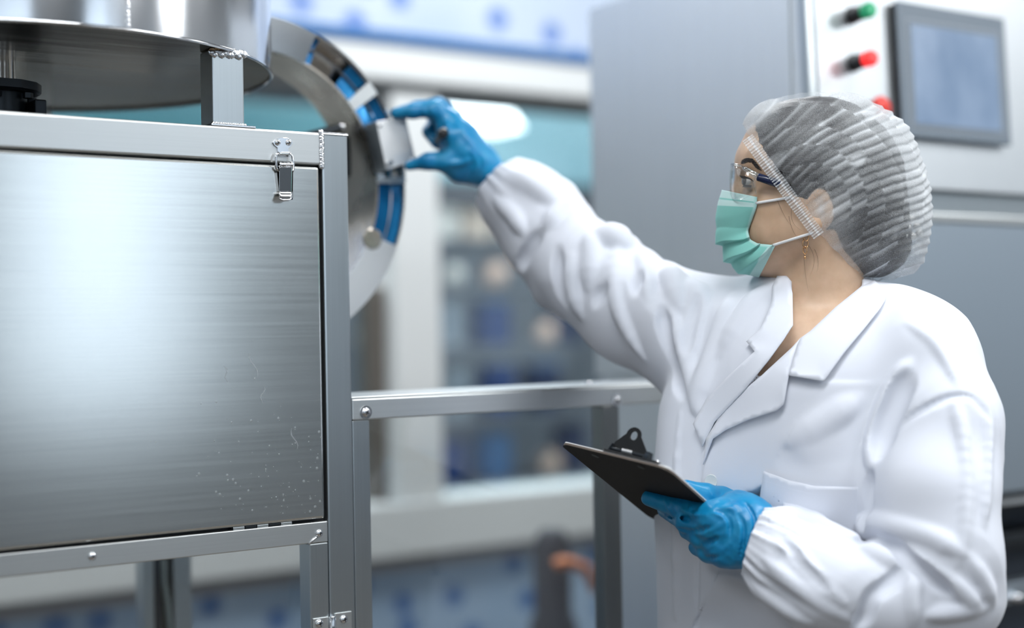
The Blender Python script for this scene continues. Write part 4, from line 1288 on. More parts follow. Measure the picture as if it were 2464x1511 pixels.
CT.F += fnoise(51, 22, .0030)
CT.F += fnoise(52, 60, .0008)
def ridged(seed, freq, amp):
    n0 = fnoise(seed, freq, 1.0)
    return (amp * (np.abs(n0) - .35)).astype(np.float32)
PXg = X / Z * FPX + CX; PYg = CY - Y / Z * FPX
sleeve_w = np.clip((1760 - PXg) / 120, 0, 1) * np.clip((1010 - PYg) / 80, 0, 1)
CT.F += sleeve_w * ridged(53, 30, .0075)

# depth map of the closed coat, used to lay collar, lapels and pocket on it
mpx, mpy = np.meshgrid(np.arange(1600, 2200, 6.0), np.arange(620, 1340, 6.0), indexing='ij')
DM = CT.depth(mpx.ravel(), mpy.ravel(), 1.62, 2.3).reshape(mpx.shape)
bad = ~np.isfinite(DM); fill = np.where(bad, np.nanmean(DM), DM)
for _ in range(160):
    av = (np.roll(fill, 1, 0) + np.roll(fill, -1, 0) + np.roll(fill, 1, 1) + np.roll(fill, -1, 1)) / 4
    fill = np.where(bad, av, fill)
for _ in range(3):
    fill = (fill * 2 + np.roll(fill, 1, 0) + np.roll(fill, -1, 0) + np.roll(fill, 1, 1) + np.roll(fill, -1, 1)) / 6
# near arm and forearm
chain(CT, [(2228, 905, 1.86, 116), (2262, 1020, 1.82, 134), (2245, 1180, 1.785, 147), (2258, 1330, 1.77, 140), (2278, 1440, 1.77, 124)], .03)
chain(CT, [(2275, 1440, 1.77, 122), (2120, 1440, 1.755, 118), (1975, 1395, 1.755, 118), (1885, 1345, 1.765, 96), (1835, 1308, 1.782, 74), (1816, 1300, 1.786, 69)], .02)

arm_w = np.clip((PXg - 2110) / 60, 0, 1) + np.clip((PYg - 1240) / 50, 0, 1) * np.clip((PXg - 1840) / 60, 0, 1)
CT.F += np.clip(arm_w, 0, 1) * ridged(54, 24, .0080)
del PXg, PYg, arm_w, sleeve_w

def fold_paths(Fd, folds):
    """folds: (points, radius px, lift px, blend px, is_groove) laid on the surface along traced lines"""
    allp = np.concatenate([np.array(f[0], float) for f in folds])
    zz = Fd.depth(allp[:, 0], allp[:, 1], 1.55, 2.5)
    i = 0; todo = []
    for pts, r, lift, k, grv in folds:
        n_ = len(pts); z = zz[i:i + n_].copy(); i += n_
        ok = np.isfinite(z)
        if ok.sum() < 1: continue
        z = np.interp(np.arange(n_), np.arange(n_)[ok], z[ok])
        todo.append((pts, z, r, lift, k, grv))
    for pts, z, r, lift, k, grv in todo:
        n_ = len(pts)
        # densify
        t = np.linspace(0, n_ - 1, (n_ - 1) * 4 + 1)
        px_ = np.interp(t, np.arange(n_), [p[0] for p in pts]); py_ = np.interp(t, np.arange(n_), [p[1] for p in pts]); zz_ = np.interp(t, np.arange(n_), z)
        for _ in range(10): zz_[1:-1] = (zz_[:-2] + 2 * zz_[1:-1] + zz_[2:]) / 4
        for _ in range(2):
            px_[1:-1] = (px_[:-2] + 2 * px_[1:-1] + px_[2:]) / 4; py_[1:-1] = (py_[:-2] + 2 * py_[1:-1] + py_[2:]) / 4
        s_ = zz_ / FPX
        taper = np.clip(np.minimum(t, (n_ - 1) - t) / .8 + .35, 0, 1)
        rr = r * s_ * (taper if not grv else .4 + .6 * taper)
        off = (r - lift) * s_ if not grv else -(r - lift) * s_
        P = [cp(a, b, c + o_) for a, b, c, o_ in zip(px_, py_, zz_, off)]
        Fd.path(P, list(rr), k * s_[0], sub=grv)

ridges = [
    # reaching sleeve
    ([(1235, 425), (1290, 450), (1340, 490)], 26, 9, 30, False),
    ([(1318, 545), (1340, 512), (1375, 480)], 20, 9, 24, False),
    ([(1195, 480), (1240, 520), (1262, 560)], 18, 7, 24, False),
    ([(1422, 560), (1424, 610), (1418, 690)], 22, 9, 26, False),
    ([(1445, 566), (1480, 572), (1505, 590)], 34, 16, 30, False),
    ([(1482, 600), (1480, 690), (1496, 765), (1550, 860)], 18, 8, 24, False),
    ([(1545, 610), (1560, 660), (1562, 720)], 24, 10, 26, False),
    ([(1604, 655), (1625, 680), (1640, 740)], 30, 14, 30, False),
    ([(1655, 680), (1690, 720), (1668, 800), (1660, 880)], 26, 10, 30, False),
    ([(1620, 760), (1650, 850), (1680, 950), (1690, 1000)], 20, 8, 26, False),
    ([(1380, 620), (1375, 690), (1400, 760)], 20, 8, 26, False),
    ([(1760, 720), (1740, 800), (1700, 900), (1680, 980)], 24, 8, 34, False),
    ([(1830, 700), (1790, 760), (1740, 850)], 22, 7, 34, False),
    # near arm
    ([(2190, 870), (2155, 920), (2120, 985), (2100, 1060), (2095, 1130)], 20, 9, 22, False),
    ([(2185, 780), (2243, 819), (2277, 867), (2301, 925)], 12, 4, 20, False),
    ([(2292, 960), (2316, 1046), (2323, 1167), (2321, 1278), (2294, 1370)], 16, 5, 24, False),
    ([(2370, 960), (2378, 1050), (2372, 1160), (2366, 1260)], 14, 5, 22, False),
    ([(2066, 1285), (2100, 1256), (2147, 1262), (2243, 1290), (2311, 1331)], 26, 12, 26, False),
    ([(2137, 1328), (2180, 1341), (2258, 1375), (2321, 1423), (2350, 1467)], 24, 12, 24, False),
    ([(2200, 1385), (2190, 1430), (2195, 1500)], 20, 8, 26, False),
    ([(2330, 1340), (2365, 1400), (2385, 1450)], 20, 7, 26, False),
    ([(2230, 1480), (2300, 1470), (2370, 1460)], 20, 8, 26, False),
    # forearm
    ([(1852, 1248), (1907, 1240), (1961, 1258), (2036, 1298), (2106, 1333), (2170, 1362)], 24, 10, 26, False),
    ([(1800, 1392), (1860, 1440), (1940, 1495)], 22, 9, 26, False),
    ([(1870, 1300), (1915, 1330), (1965, 1390), (2030, 1450)], 18, 7, 24, False),
    ([(1845, 1345), (1890, 1390), (1960, 1440), (2040, 1490)], 18, 7, 24, False),
    # torso
    ([(2060, 960), (1990, 1010), (1900, 1060)], 26, 4, 44, False),
    ([(1640, 1000), (1632, 1200), (1628, 1480)], 14, 5, 20, False),
]
grooves = [
    ([(1686, 1120), (1682, 1200), (1678, 1350), (1676, 1511)], 5, 3, 6, True),
    ([(1297, 560), (1272, 600), (1248, 645)], 14, 8, 16, True),
    ([(1340, 600), (1345, 670), (1362, 730)], 12, 6, 18, True),
    ([(1452, 690), (1430, 730)], 12, 6, 18, True),
    ([(1536, 660), (1528, 700)], 12, 6, 18, True),
    ([(1592, 745), (1602, 810), (1625, 890), (1640, 950)], 14, 9, 16, True),
    ([(1676, 716), (1656, 783), (1648, 840)], 12, 7, 18, True),
    ([(2182, 905), (2158, 960), (2132, 1020), (2112, 1090)], 20, 10, 24, True),
    ([(2062, 1300), (2113, 1300), (2147, 1310), (2185, 1348), (2234, 1384), (2282, 1425)], 16, 13, 12, True),
    ([(2178, 1368), (2137, 1409), (2096, 1435), (2084, 1476), (2064, 1505)], 16, 11, 14, True),
    ([(2104, 1090), (2147, 1034), (2210, 991), (2282, 955), (2340, 950), (2384, 1005)], 7, 4, 8, True),
    ([(2095, 1140), (2088, 1190), (2070, 1270)], 16, 12, 10, True),
    ([(1880, 1290), (1930, 1360), (1990, 1420)], 10, 5, 14, True),
]
fold_paths(CT, [(p, r * .85, min(r * .8, l * 1.4), k * .6, g) for p, r, l, k, g in ridges])
fold_paths(CT, [(p, r * 1.1, l * 1.5, k * .8, g) for p, r, l, k, g in grooves])
# gathered cuffs
def gather(Fd, c, axis, n_, amp, reach, seed):
    axis = np.array(axis, float); axis /= np.linalg.norm(axis)
    u = np.cross(axis, [0, 0, 1.]); u /= np.linalg.norm(u); w = np.cross(axis, u)
    m_ = reach * 3 + .09
    win = Fd.window(c - m_, c + m_)
    Xw, Yw, Zw = Fd.grids(win)
    dx, dy, dz = Xw - c[0], Yw - c[1], Zw - c[2]
    al = dx * axis[0] + dy * axis[1] + dz * axis[2]
    a = np.arctan2(dx * w[0] + dy * w[1] + dz * w[2], dx * u[0] + dy * u[1] + dz * u[2])
    r = np.random.RandomState(seed)
    f = 0
    for k_ in (n_, int(n_ * .62), int(n_ * 1.45)):
        f = f + np.sin(a * k_ + r.uniform(0, 6) + 1.2 * np.sin(a * 3 + r.uniform(0, 6)))
    env = np.exp(-np.maximum(al, 0) / reach) * (al > -.03)
    Fd.F[win] -= (amp * f / 2 * env).astype(np.float32)
ca = cp(1816, 1300, 1.786); cb = cp(1975, 1395, 1.755)
gather(CT, ca, cb - ca, 24, .0036, .035, 3)
cc = cp(1198, 443, 2.275); cd = cp(1328, 574, 2.225)
gather(CT, cc, cd - cc, 14, .0030, .04, 4)
# flat cut at the cuff mouths, hollow for the wrists
def cut_plane(Fd, c, axis, r):
    axis = np.array(axis, float); axis /= np.linalg.norm(axis)
    win = Fd.window(c - r, c + r)
    Xw, Yw, Zw = Fd.grids(win)
    al = (Xw - c[0]) * axis[0] + (Yw - c[1]) * axis[1] + (Zw - c[2]) * axis[2]
    near = (Xw - c[0]) ** 2 + (Yw - c[1]) ** 2 + (Zw - c[2]) ** 2 < r * r
    Fd.F[win] = np.where(near, np.maximum(Fd.F[win], -al), Fd.F[win])
cut_plane(CT, ca, (cb - ca) * np.array([1, .55, 1]), .075)
cut_plane(CT, cc, cd - cc, .06)
CT.cone(ca, 52 * 1.78 / FPX, ca + (cb - ca) * .35, 52 * 1.78 / FPX, .003, sub=True)
CT.cone(cc, 36 * 2.27 / FPX, cc + (cd - cc) * .6, 36 * 2.27 / FPX, .003, sub=True)
def dmap(x, y):
    i = np.clip((x - 1600) / 6.0, 0, fill.shape[0] - 1.001); j = np.clip((y - 620) / 6.0, 0, fill.shape[1] - 1.001)
    a, b = i.astype(int), j.astype(int); f, g = i - a, j - b
    return fill[a, b] * (1 - f) * (1 - g) + fill[a + 1, b] * f * (1 - g) + fill[a, b + 1] * (1 - f) * g + fill[a + 1, b + 1] * f * g
# neckline opening
skin_poly = [(1905, 640), (1906, 780), (1862, 850), (1788, 944), (1926, 817), (1952, 800), (2074, 688), (2074, 600), (1905, 600)]
X, Y, Z = CT.grids((slice(None),) * 3)
sd2 = None
nx_, ny_, nz_ = CT.n
zsl = slice(0, int((2.06 - CT.lo[2]) / CT.h))
Zs = CT.ax[2][zsl]
for k_, z in enumerate(Zs):
    gx_ = CT.ax[0] / z * FPX + CX; gy_ = CY - CT.ax[1] / z * FPX
    ix = np.where((gx_ > 1700) & (gx_ < 2160))[0]; iy = np.where((gy_ > 560) & (gy_ < 1010))[0]
    if not len(ix) or not len(iy): continue
    A_, B_ = np.meshgrid(gx_[ix], gy_[iy], indexing='ij')
    d = sd_poly(A_, B_, skin_poly) * z / FPX
    blk = CT.F[ix[0]:ix[-1] + 1, iy[0]:iy[-1] + 1, k_]
    CT.F[ix[0]:ix[-1] + 1, iy[0]:iy[-1] + 1, k_] = np.maximum(blk, -d)
V, Fc = CT.mesh(1)
m = principled('coat_cloth', (0.79, 0.825, 0.915), 0.75, spec=0.25)
b_ = m.node_tree.nodes['Principled BSDF']
b_.inputs['Sheen Weight'].default_value = .15
v = tex_coord(m, (700, 700, 700)); bump(m, noise(m, v, 1.0, 2), 0.10, 0.0004)
coat = mesh_obj('lab_coat', V, Fc, 'coat_cloth', person)
coat['label'] = 'white cotton lab coat with gathered cuffs'

def sheet(name, poly, lift, edge_lift, mat, parent, thick=.0014, step=9, edge_from=None, hem=0):
    """cloth panel: traced outline laid on the coat with real thickness, standing off a little along its free edge"""
    poly = np.array(poly, float)
    bpts = []
    for i in range(len(poly)):
        a, b = poly[i], poly[(i + 1) % len(poly)]
        n_ = max(1, int(np.hypot(*(b - a)) / step))
        for k_ in range(n_): bpts.append(a + (b - a) * k_ / n_)
    nb = len(bpts)
    gx_, gy_ = np.meshgrid(np.arange(poly[:, 0].min(), poly[:, 0].max(), step), np.arange(poly[:, 1].min(), poly[:, 1].max(), step))
    sdv = sd_poly(gx_.ravel(), gy_.ravel(), poly)
    inn = np.stack([gx_.ravel(), gy_.ravel()], 1)[sdv < -step * .6]
    allp = np.concatenate([np.array(bpts), inn])
    r = geometry.delaunay_2d_cdt([Vector(p) for p in allp], [(i, (i + 1) % nb) for i in range(nb)], [], 1, 1e-4)
    P = np.array([(p.x, p.y) for p in r[0]]); T = np.array(r[2])
    sdv = np.abs(sd_poly(P[:, 0], P[:, 1], poly))
    el = np.full(len(P), 1.0)
    if edge_from is not None:
        dl = np.full(len(P), 1e9)
        ef = np.array(edge_from, float)
        for a, b in zip(ef[:-1], ef[1:]):
            e = b - a; t = np.clip(((P - a) @ e) / (e @ e), 0, 1)
            dl = np.minimum(dl, np.hypot(*(P - a - t[:, None] * e).T))
        el = np.exp(-dl / 28.0)
        roll = 1 - np.exp(-dl / 40.0)
    z = dmap(P[:, 0], P[:, 1]) - lift - edge_lift * el
    Vv = np.stack([(P[:, 0] - CX) / FPX * z, (CY - P[:, 1]) / FPX * z, z], 1)
    o = mesh_obj(name, Vv, T, mat, parent)
    me = o.data
    sm = o.modifiers.new('thick', 'SOLIDIFY'); sm.thickness = thick; sm.offset = 0
    return o
coat.location = (0, 0, 0)
col_poly = [(2072, 690), (2104, 676), (2133, 700), (2130, 722), (2118, 742), (2080, 790), (2030, 850), (1982, 917), (1898, 903), (1908, 865), (1920, 828), (1926, 814), (1950, 797), (2010, 740)]
sheet('collar', col_poly, .005, .006, 'coat_cloth', coat, edge_from=[(2118, 742), (2080, 790), (2030, 850), (1982, 917), (1898, 903)])
lap_poly = [(1926, 814), (1919, 829), (1898, 903), (1893, 930), (1886, 972), (1868, 988), (1800, 1010), (1745, 1035), (1715, 1056), (1692, 1118), (1700, 1055), (1738, 992), (1790, 939), (1850, 890), (1900, 843)]
sheet('lapel', lap_poly, .004, .005, 'coat_cloth', coat, edge_from=[(1898, 903), (1893, 930), (1886, 972), (1868, 988), (1800, 1010), (1745, 1035), (1715, 1056)])
flap_poly = [(1878, 648), (1900, 672), (1907, 705), (1908, 782), (1885, 818), (1850, 866), (1790, 940), (1720, 1015), (1690, 1075), (1668, 1020), (1700, 960), (1752, 905), (1816, 846), (1796, 822), (1830, 790), (1856, 730), (1858, 690)]
sheet('lapel', flap_poly, .006, .005, 'coat_cloth', coat, edge_from=[(1668, 1020), (1700, 960), (1752, 905), (1816, 846), (1796, 822), (1830, 790), (1856, 730)])
pk = [(1838, 1134), (1900, 1156), (1960, 1170), (2082, 1173), (2076, 1210), (2066, 1262), (2058, 1310), (1960, 1300), (1880, 1290), (1826, 1275), (1828, 1200)]
pko = sheet('chest_pocket', pk, .0022, .0016, 'coat_cloth', coat, edge_from=[(1838, 1134), (1900, 1156), (1960, 1170), (2082, 1173)], thick=.0016)
# stitched hem line of the pocket
hx = np.linspace(1834, 2076, 40); hy = np.interp(hx, [1834, 1900, 1960, 2076], [1155, 1176, 1190, 1194])
hz = dmap(hx, hy) - .0034
MB().tube([Vector(c2w(cp(a, b, c))) for a, b, c in zip(hx, hy, hz)], .0005, 5).build('stitch_line', 'coat_cloth', pko, True)
principled('button_pearl', (0.80, 0.84, 0.84), 0.2)
bz = dmap(np.array([1712.]), np.array([1158.]))[0] - .0015
bn = Vector(C2W @ np.array([-.45, .05, -.89]))
MB().lathe(c2w(cp(1712, 1158, bz)), bn, [(0, 0), (.0085, 0), (.0092, .0012), (.0085, .0026), (.006, .0018), (0, .0018)], 24).build('coat_button', 'button_pearl', coat, True, 40)
# bare forearm at the reaching cuff
W_ = Field((-.06, .12, 2.2), (.06, .26, 2.34), .0025)
chain(W_, [(1140, 385, 2.27, 34), (1190, 428, 2.272, 31), (1225, 462, 2.268, 34), (1260, 495, 2.26, 38)], .01)
V, Fc = W_.mesh(1)
mesh_obj('wrist', V, Fc, 'skin', body)

# lower coat, trousers, shoes (below the frame)
LQ = Field((-.02, -1.42, 1.62), (.62, -.44, 2.34), .011)
bc = cp(1895, 1400, 1.99)
LQ.cone((bc[0], -.40, 1.99), .165, (bc[0], -.80, 1.99), .185, 0, sq=(1, 1, 1))
V, Fc = LQ.mesh(2)
mesh_obj('coat_skirt', V, Fc, 'coat_cloth', person)
principled('trousers_grey', (0.12, 0.13, 0.15), 0.8); principled('shoe_white', (0.7, 0.7, 0.7), 0.5)
floor_c = lambda x, z: np.linalg.solve(C2W, np.array([c2w((x, -1, z))[0], c2w((x, -1, z))[1], 0.0]) - CAM)
for s_ in (-1, 1):
    base = np.array([bc[0], 0, 1.99]) + ax_l * .09 * s_
    ft = floor_c(base[0], base[2])
    a_ = np.array([base[0], -.75, base[2]]); w0, w1 = c2w(a_), c2w(ft + np.array([0, .08, 0]))
    MB().tube([w0, (w0 + w1) / 2, w1], [.085, .065, .055], 16).build('trouser_leg', 'trousers_grey', person, True)
    fw = C2W @ ax_f; fw[2] = 0; fw /= np.linalg.norm(fw)
    f0 = c2w(ft); f0[2] = 0
    b = MB()
    for i, (t, r_, h_) in enumerate(((-.06, .03, .09),)):
        pass
    side = np.array([-fw[1], fw[0], 0])
    ring_ = []
    prof = [(-.08, .030, .075), (-.05, .038, .09), (.02, .040, .085), (.09, .045, .055), (.14, .042, .045), (.175, .025, .035)]
    for t, hw, hh in prof:
        c_ = f0 + fw * t
        ring_.append([b.bm.verts.new(Vector(c_ + side * hw * math.cos(q_) + np.array([0, 0, hh * .5 + hh * .5 * math.sin(q_)]))) for q_ in np.linspace(0, 2 * math.pi, 13)[:-1]])
    for A_, B_ in zip(ring_[:-1], ring_[1:]):
        for i in range(12): b.bm.faces.new([A_[i], A_[(i + 1) % 12], B_[(i + 1) % 12], B_[i]])
    b.bm.faces.new(ring_[0]); b.bm.faces.new(ring_[-1][::-1])
    b.build('shoe', 'shoe_white', person, True)

# ------------------------------------------------------------------ clipboard
A_ = cp(1343, 1066, 1.83); B_ = cp(1606, 1130, 1.725)
best = None
for zd in np.linspace(1.8, 2.15, 400):
    D_ = cp(1567, 1249, zd); q = abs((B_ - A_) @ (D_ - A_))
    if best is None or q < best[0]: best = (q, zd)
D_ = cp(1567, 1249, best[1])
e1 = B_ - A_; L1 = np.linalg.norm(e1); e1 /= L1
e2 = D_ - A_; e2 -= e1 * (e2 @ e1); LD = np.linalg.norm(e2); e2 /= LD
nn = np.cross(e1, e2)
if nn[2] < 0: nn = -nn                   # nn points away from the camera: the writing side
CBT = .0032
cbd = empty('clipboard', 'dark brown clipboard with black spring clip held in the lower gloved hand', 'clipboard', tuple(c2w(A_ + e1 * L1 / 2 + e2 * LD / 2)))
def bd(u, v_, h_=0.0): return Vector(c2w(A_ + e1 * u + e2 * v_ + nn * h_))
def rounded(u0, v0, u1, v1, r, k=6):
    pts = []
    for cu, cv, a0 in ((u1 - r, v1 - r, 0), (u0 + r, v1 - r, 90), (u0 + r, v0 + r, 180), (u1 - r, v0 + r, 270)):
        for i in range(k + 1):
            a = math.radians(a0 + 90 * i / k); pts.append((cu + r * math.cos(a), cv + r * math.sin(a)))
    return pts
m = principled('hardboard', (0.022, 0.018, 0.016), 0.6, spec=.2)
v = tex_coord(m, (300, 300, 300)); bump(m, noise(m, v, 1.0, 3), .12, .0004)
principled('board_edge', (0.16, 0.13, 0.11), 0.7)
principled('paper', (0.86, 0.88, 0.90), 0.7)
nw = Vector(C2W @ nn)
outl = rounded(0, 0, L1, LD, .018)
MB().prism([bd(u, v_) for u, v_ in outl], nw * .0006).build('board', 'hardboard', cbd)
MB().prism([bd(u, v_, .0006) for u, v_ in outl], nw * (CBT - .0006)).build('board_core', 'board_edge', cbd)
MB().prism([bd(u, v_, CBT) for u, v_ in rounded(.004, .004, L1 - .0015, LD - .003, .006)], nw * .0022).build('paper_stack', 'paper', cbd)
for u_, s_ in ((.30, 1), (.72, 1)):
    MB().lathe(bd(L1 * u_, .016, -.0002), -nw, [(0, 0), (.0052, 0), (.0052, .0004), (.0036, .0007), (0, .0002)], 16).build('rivet', 'dark_metal', cbd, True, 40)
H0 = CBT + .0022
cx0, cx1 = L1 * .40, L1 * .90
MB().prism([bd(u, v_, H0) for u, v_ in rounded(cx0, .000, cx1, .024, .004)], nw * .002).build('clip_base', 'black_plastic', cbd)
cm = (cx0 + cx1) / 2 - .008
def lv(u, s_): return bd(cm + u, .010 - .006 * s_ / .034 + 0 * s_, H0 + .002 + s_)
clip = MB()
lev = [(-.026, .004), (.026, .004), (.024, .012), (.011, .027)] + [(.011 * math.cos(a), .027 + .010 * math.sin(a)) for a in np.linspace(.25, math.pi - .25, 9)] + [(-.011, .027), (-.024, .014)]
hole = [(.0058 * math.cos(a), .0265 + .0065 * math.sin(a)) for a in np.linspace(0, 2 * math.pi, 19)[:-1]]
pv = [Vector(p) for p in lev + hole]; nl_ = len(lev); nh_ = len(hole)
rr_ = geometry.delaunay_2d_cdt(pv, [(i, (i + 1) % nl_) for i in range(nl_)] + [(nl_ + i, nl_ + (i + 1) % nh_) for i in range(nh_)], [], 2, 1e-6)
vv_ = [clip.bm.verts.new(lv(p.x, p.y)) for p in rr_[0]]
for f in rr_[2]:
    c_ = sum((rr_[0][i] for i in f), Vector((0, 0))) / len(f)
    if (c_.x / .0058) ** 2 + ((c_.y - .0265) / .0065) ** 2 < .8: continue
    clip.bm.faces.new([vv_[i] for i in f])
lo_ = clip.build('clip_lever', 'black_plastic', cbd)
lo_.modifiers.new('thick', 'SOLIDIFY').thickness = .0016
MB().tube([lv(p[0] * 1.0, p[1]) for p in hole], .0011, 8, closed=True).build('hang_ring', 'black_plastic', cbd, True)
MB().tube([bd(cm - .026, .006, H0 + .006), bd(cm + .026, .006, H0 + .006)], .0022, 10).build('spring_rod', 'dark_metal', cbd, True, 40)
sp_ = [bd(cm - .008 + .016 * t, .006 + .0033 * math.cos(t * 44), H0 + .006 + .0033 * math.sin(t * 44)) for t in np.linspace(0, 1, 90)]
MB().tube(sp_, .0006, 5).build('spring_coil', 'steel_chrome', cbd, True)
for u_ in (-.0265, .0265):
    MB().prism([bd(cm + u_, .000, H0 + .002), bd(cm + u_, .018, H0 + .002), bd(cm + u_, .010, H0 + .014), bd(cm + u_, .003, H0 + .012)], Vector(C2W @ e1) * .0014).build('clip_cheek', 'dark_metal', cbd)
MB().prism([bd(cx1 - .022, .004, H0 + .002), bd(cx1 - .012, .004, H0 + .002), bd(cx1 - .014, .004, H0 + .011), bd(cx1 - .018, .004, H0 + .012)], Vector(C2W @ e2) * .0016).build('clip_tab', 'dark_metal', cbd)
MB().lathe(bd(cx1 - .005, .006, H0 + .002), nw, [(.003, 0), (.0028, .002), (0, .003)], 12).build('rivet', 'steel_chrome', cbd, True)

# ------------------------------------------------------------------ gloves
m = principled('nitrile', (0.003, 0.25, 0.54), 0.36)
v = tex_coord(m, (40, 40, 40)); n_ = noise(m, v, 1.0, 4); link_in(m, ramp(m, n_, [(0.3, (0.002, 0.22, 0.50)), (0.75, (0.010, 0.31, 0.58))]), 'Base Color')
b_ = m.node_tree.nodes['Principled BSDF']; b_.inputs['Subsurface Weight'].default_value = .0
v = tex_coord(m, (500, 500, 500)); bump(m, noise(m, v, 1.0, 2), .06, .0003)

def board_depth(px, py):
    """depth of the visible board face along a sight line"""
    d = np.array([(px - CX) / FPX, (CY - py) / FPX, 1.0])
    return (A_ @ nn) / (d @ nn)
G = Field((.13, -.395, 1.68), (.37, -.195, 2.00), .0017)
def fin(Fd, pts, k=.006): chain(Fd, pts, k)
zi = [board_depth(x, y) for x, y in ((1560, 1196), (1640, 1220), (1722, 1240))]
k_ = 22 * 1.8 / FPX
# index under the board
fin(G, [(1562, 1199, zi[0] - .026, 19), (1635, 1222, zi[1] - .032, 25), (1725, 1246, 1.800, 34)], .006)
# other fingers, further round
fin(G, [(1598, 1228, board_depth(1598, 1228) - .022, 17), (1650, 1256, 1.835, 24), (1728, 1274, 1.798, 33)], .005)
fin(G, [(1652, 1278, 1.85, 19), (1684, 1292, 1.825, 25), (1742, 1302, 1.80, 33)], .005)
fin(G, [(1676, 1318, 1.85, 19), (1704, 1328, 1.825, 24), (1756, 1326, 1.80, 31)], .006)
# palm, back of the hand, wrist
fin(G, [(1735, 1252, 1.80, 44), (1790, 1268, 1.80, 60), (1830, 1300, 1.79, 54), (1868, 1325, 1.778, 50)], .02)
fin(G, [(1748, 1325, 1.80, 38), (1800, 1310, 1.795, 52)], .02)
fin(G, [(1775, 1228, 1.825, 48), (1808, 1250, 1.805, 52)], .02)
# thumb on the writing side
zt_ = board_depth(1700, 1195)
fin(G, [(1800, 1235, 1.82, 40), (1745, 1206, 1.872, 34), (1695, 1190, zt_ + .075, 25), (1650, 1172, board_depth(1650, 1172) + .068, 18)], .010)
G.F += (np.sin((G.ax[0][:, None, None] * 300 + G.ax[1][None, :, None] * 420)) * .0002).astype(np.float32)
gr = [
    ([(1736, 1223), (1764, 1223), (1782, 1251), (1784, 1282), (1775, 1326), (1768, 1360)], 5, 2.6, 7, False),
    ([(1750, 1214), (1776, 1216), (1795, 1248), (1798, 1285), (1788, 1330)], 4, 2.2, 7, False),
    ([(1766, 1186), (1793, 1219), (1807, 1255), (1811, 1291), (1797, 1335)], 5, 2.6, 7, False),
    ([(1782, 1190), (1812, 1230), (1824, 1268), (1815, 1320)], 4, 2.2, 6, False),
    ([(1715, 1236), (1740, 1240), (1752, 1262), (1745, 1290)], 5, 2.4, 7, False),
    ([(1700, 1275), (1730, 1268), (1750, 1250)], 5, 2.4, 7, False),
    ([(1690, 1305), (1720, 1300), (1752, 1278)], 5, 2.6, 7, False),
    ([(1700, 1335), (1735, 1330), (1765, 1300)], 5, 2.6, 7, False),
    ([(1640, 1225), (1665, 1238), (1700, 1240)], 4, 2.0, 6, False),
    ([(1600, 1200), (1606, 1215), (1612, 1226)], 4, 2.0, 5, False),
    ([(1620, 1205), (1626, 1222), (1630, 1234)], 4, 2.0, 5, False),
    ([(1660, 1218), (1664, 1234), (1666, 1246)], 4, 2.0, 5, False),
    ([(1600, 1238), (1640, 1246), (1660, 1252)], 5, 2.4, 6, True),
    ([(1632, 1274), (1661, 1283), (1711, 1268)], 6, 2.8, 6, True),
    ([(1657, 1308), (1688, 1312), (1732, 1292)], 6, 2.8, 6, True),
    ([(1672, 1343), (1697, 1346), (1725, 1340)], 5, 3.0, 6, True),
    ([(1722, 1228), (1742, 1234), (1757, 1255), (1757, 1290)], 4, 2.6, 5, True),
    ([(1790, 1205), (1815, 1240), (1818, 1285), (1806, 1330)], 4, 2.4, 5, True),
    ([(1772, 1232), (1790, 1262), (1790, 1300), (1780, 1345)], 4, 2.4, 5, True),
]
fold_paths(G, [f for f in gr if not f[4]]); fold_paths(G, [f for f in gr if f[4]])
V, Fc = G.mesh(1)
nv = vnormals(V, Fc)
V = V + nv * (wob(V, 61, 330)[:, None] * .00035)
gl = mesh_obj('glove', V, Fc, 'nitrile', person)
gl['label'] = 'blue nitrile glove holding the clipboard'

# reaching hand
G2 = Field((-.215, .135, 2.14), (.0, .375, 2.40), .0020)
fin(G2, [(1182, 418, 2.272, 36), (1145, 385, 2.27, 40), (1105, 335, 2.262, 42), (1080, 300, 2.256, 34)], .02)
fin(G2, [(1158, 400, 2.262, 38), (1120, 370, 2.245, 38), (1095, 330, 2.24, 30)], .02)
# index and middle lie along the top of the box
fin(G2, [(1080, 292, 2.250, 28), (1046, 263, 2.246, 22), (992, 268, 2.243, 17), (952, 272, 2.243, 13)], .008)
fin(G2, [(1090, 290, 2.275, 27), (1056, 256, 2.275, 21), (1005, 262, 2.275, 17), (968, 266, 2.275, 13)], .008)
# ring and little fingers curl into the palm around the knob
fin(G2, [(1092, 300, 2.298, 25), (1052, 285, 2.305, 20), (1035, 318, 2.30, 17), (1052, 345, 2.285, 14)], .007)
fin(G2, [(1112, 330, 2.31, 22), (1078, 318, 2.32, 18), (1062, 345, 2.31, 15), (1078, 362, 2.298, 13)], .007)
# thumb below the box
fin(G2, [(1130, 388, 2.25, 34), (1080, 388, 2.238, 28), (1030, 388, 2.236, 19), (985, 399, 2.240, 12)], .010)
fin(G2, [(1150, 405, 2.255, 36), (1105, 415, 2.25, 26)], .015)
G2.cone(cp(1185, 425, 2.27), 33 * 2.27 / FPX, cp(1240, 478, 2.27), 36 * 2.27 / FPX, .002, sub=True)
fold_paths(G2, [([(1070, 290), (1085, 320), (1080, 350)], 6, 3, 8, False), ([(1100, 300), (1125, 340), (1150, 370)], 7, 3, 8, False), ([(1020, 262), (1024, 275)], 5, 2, 6, False), ([(1035, 258), (1042, 274)], 5, 2, 6, False),
                ([(1130, 360), (1150, 390), (1140, 420)], 6, 3, 8, False), ([(1150, 365), (1165, 392), (1150, 425)], 6, 3, 8, False), ([(1075, 395), (1110, 392), (1140, 380)], 6, 3, 8, False)])
V, Fc = G2.mesh(1)
nv = vnormals(V, Fc); V = V + nv * (wob(V, 62, 220)[:, None] * .0006)
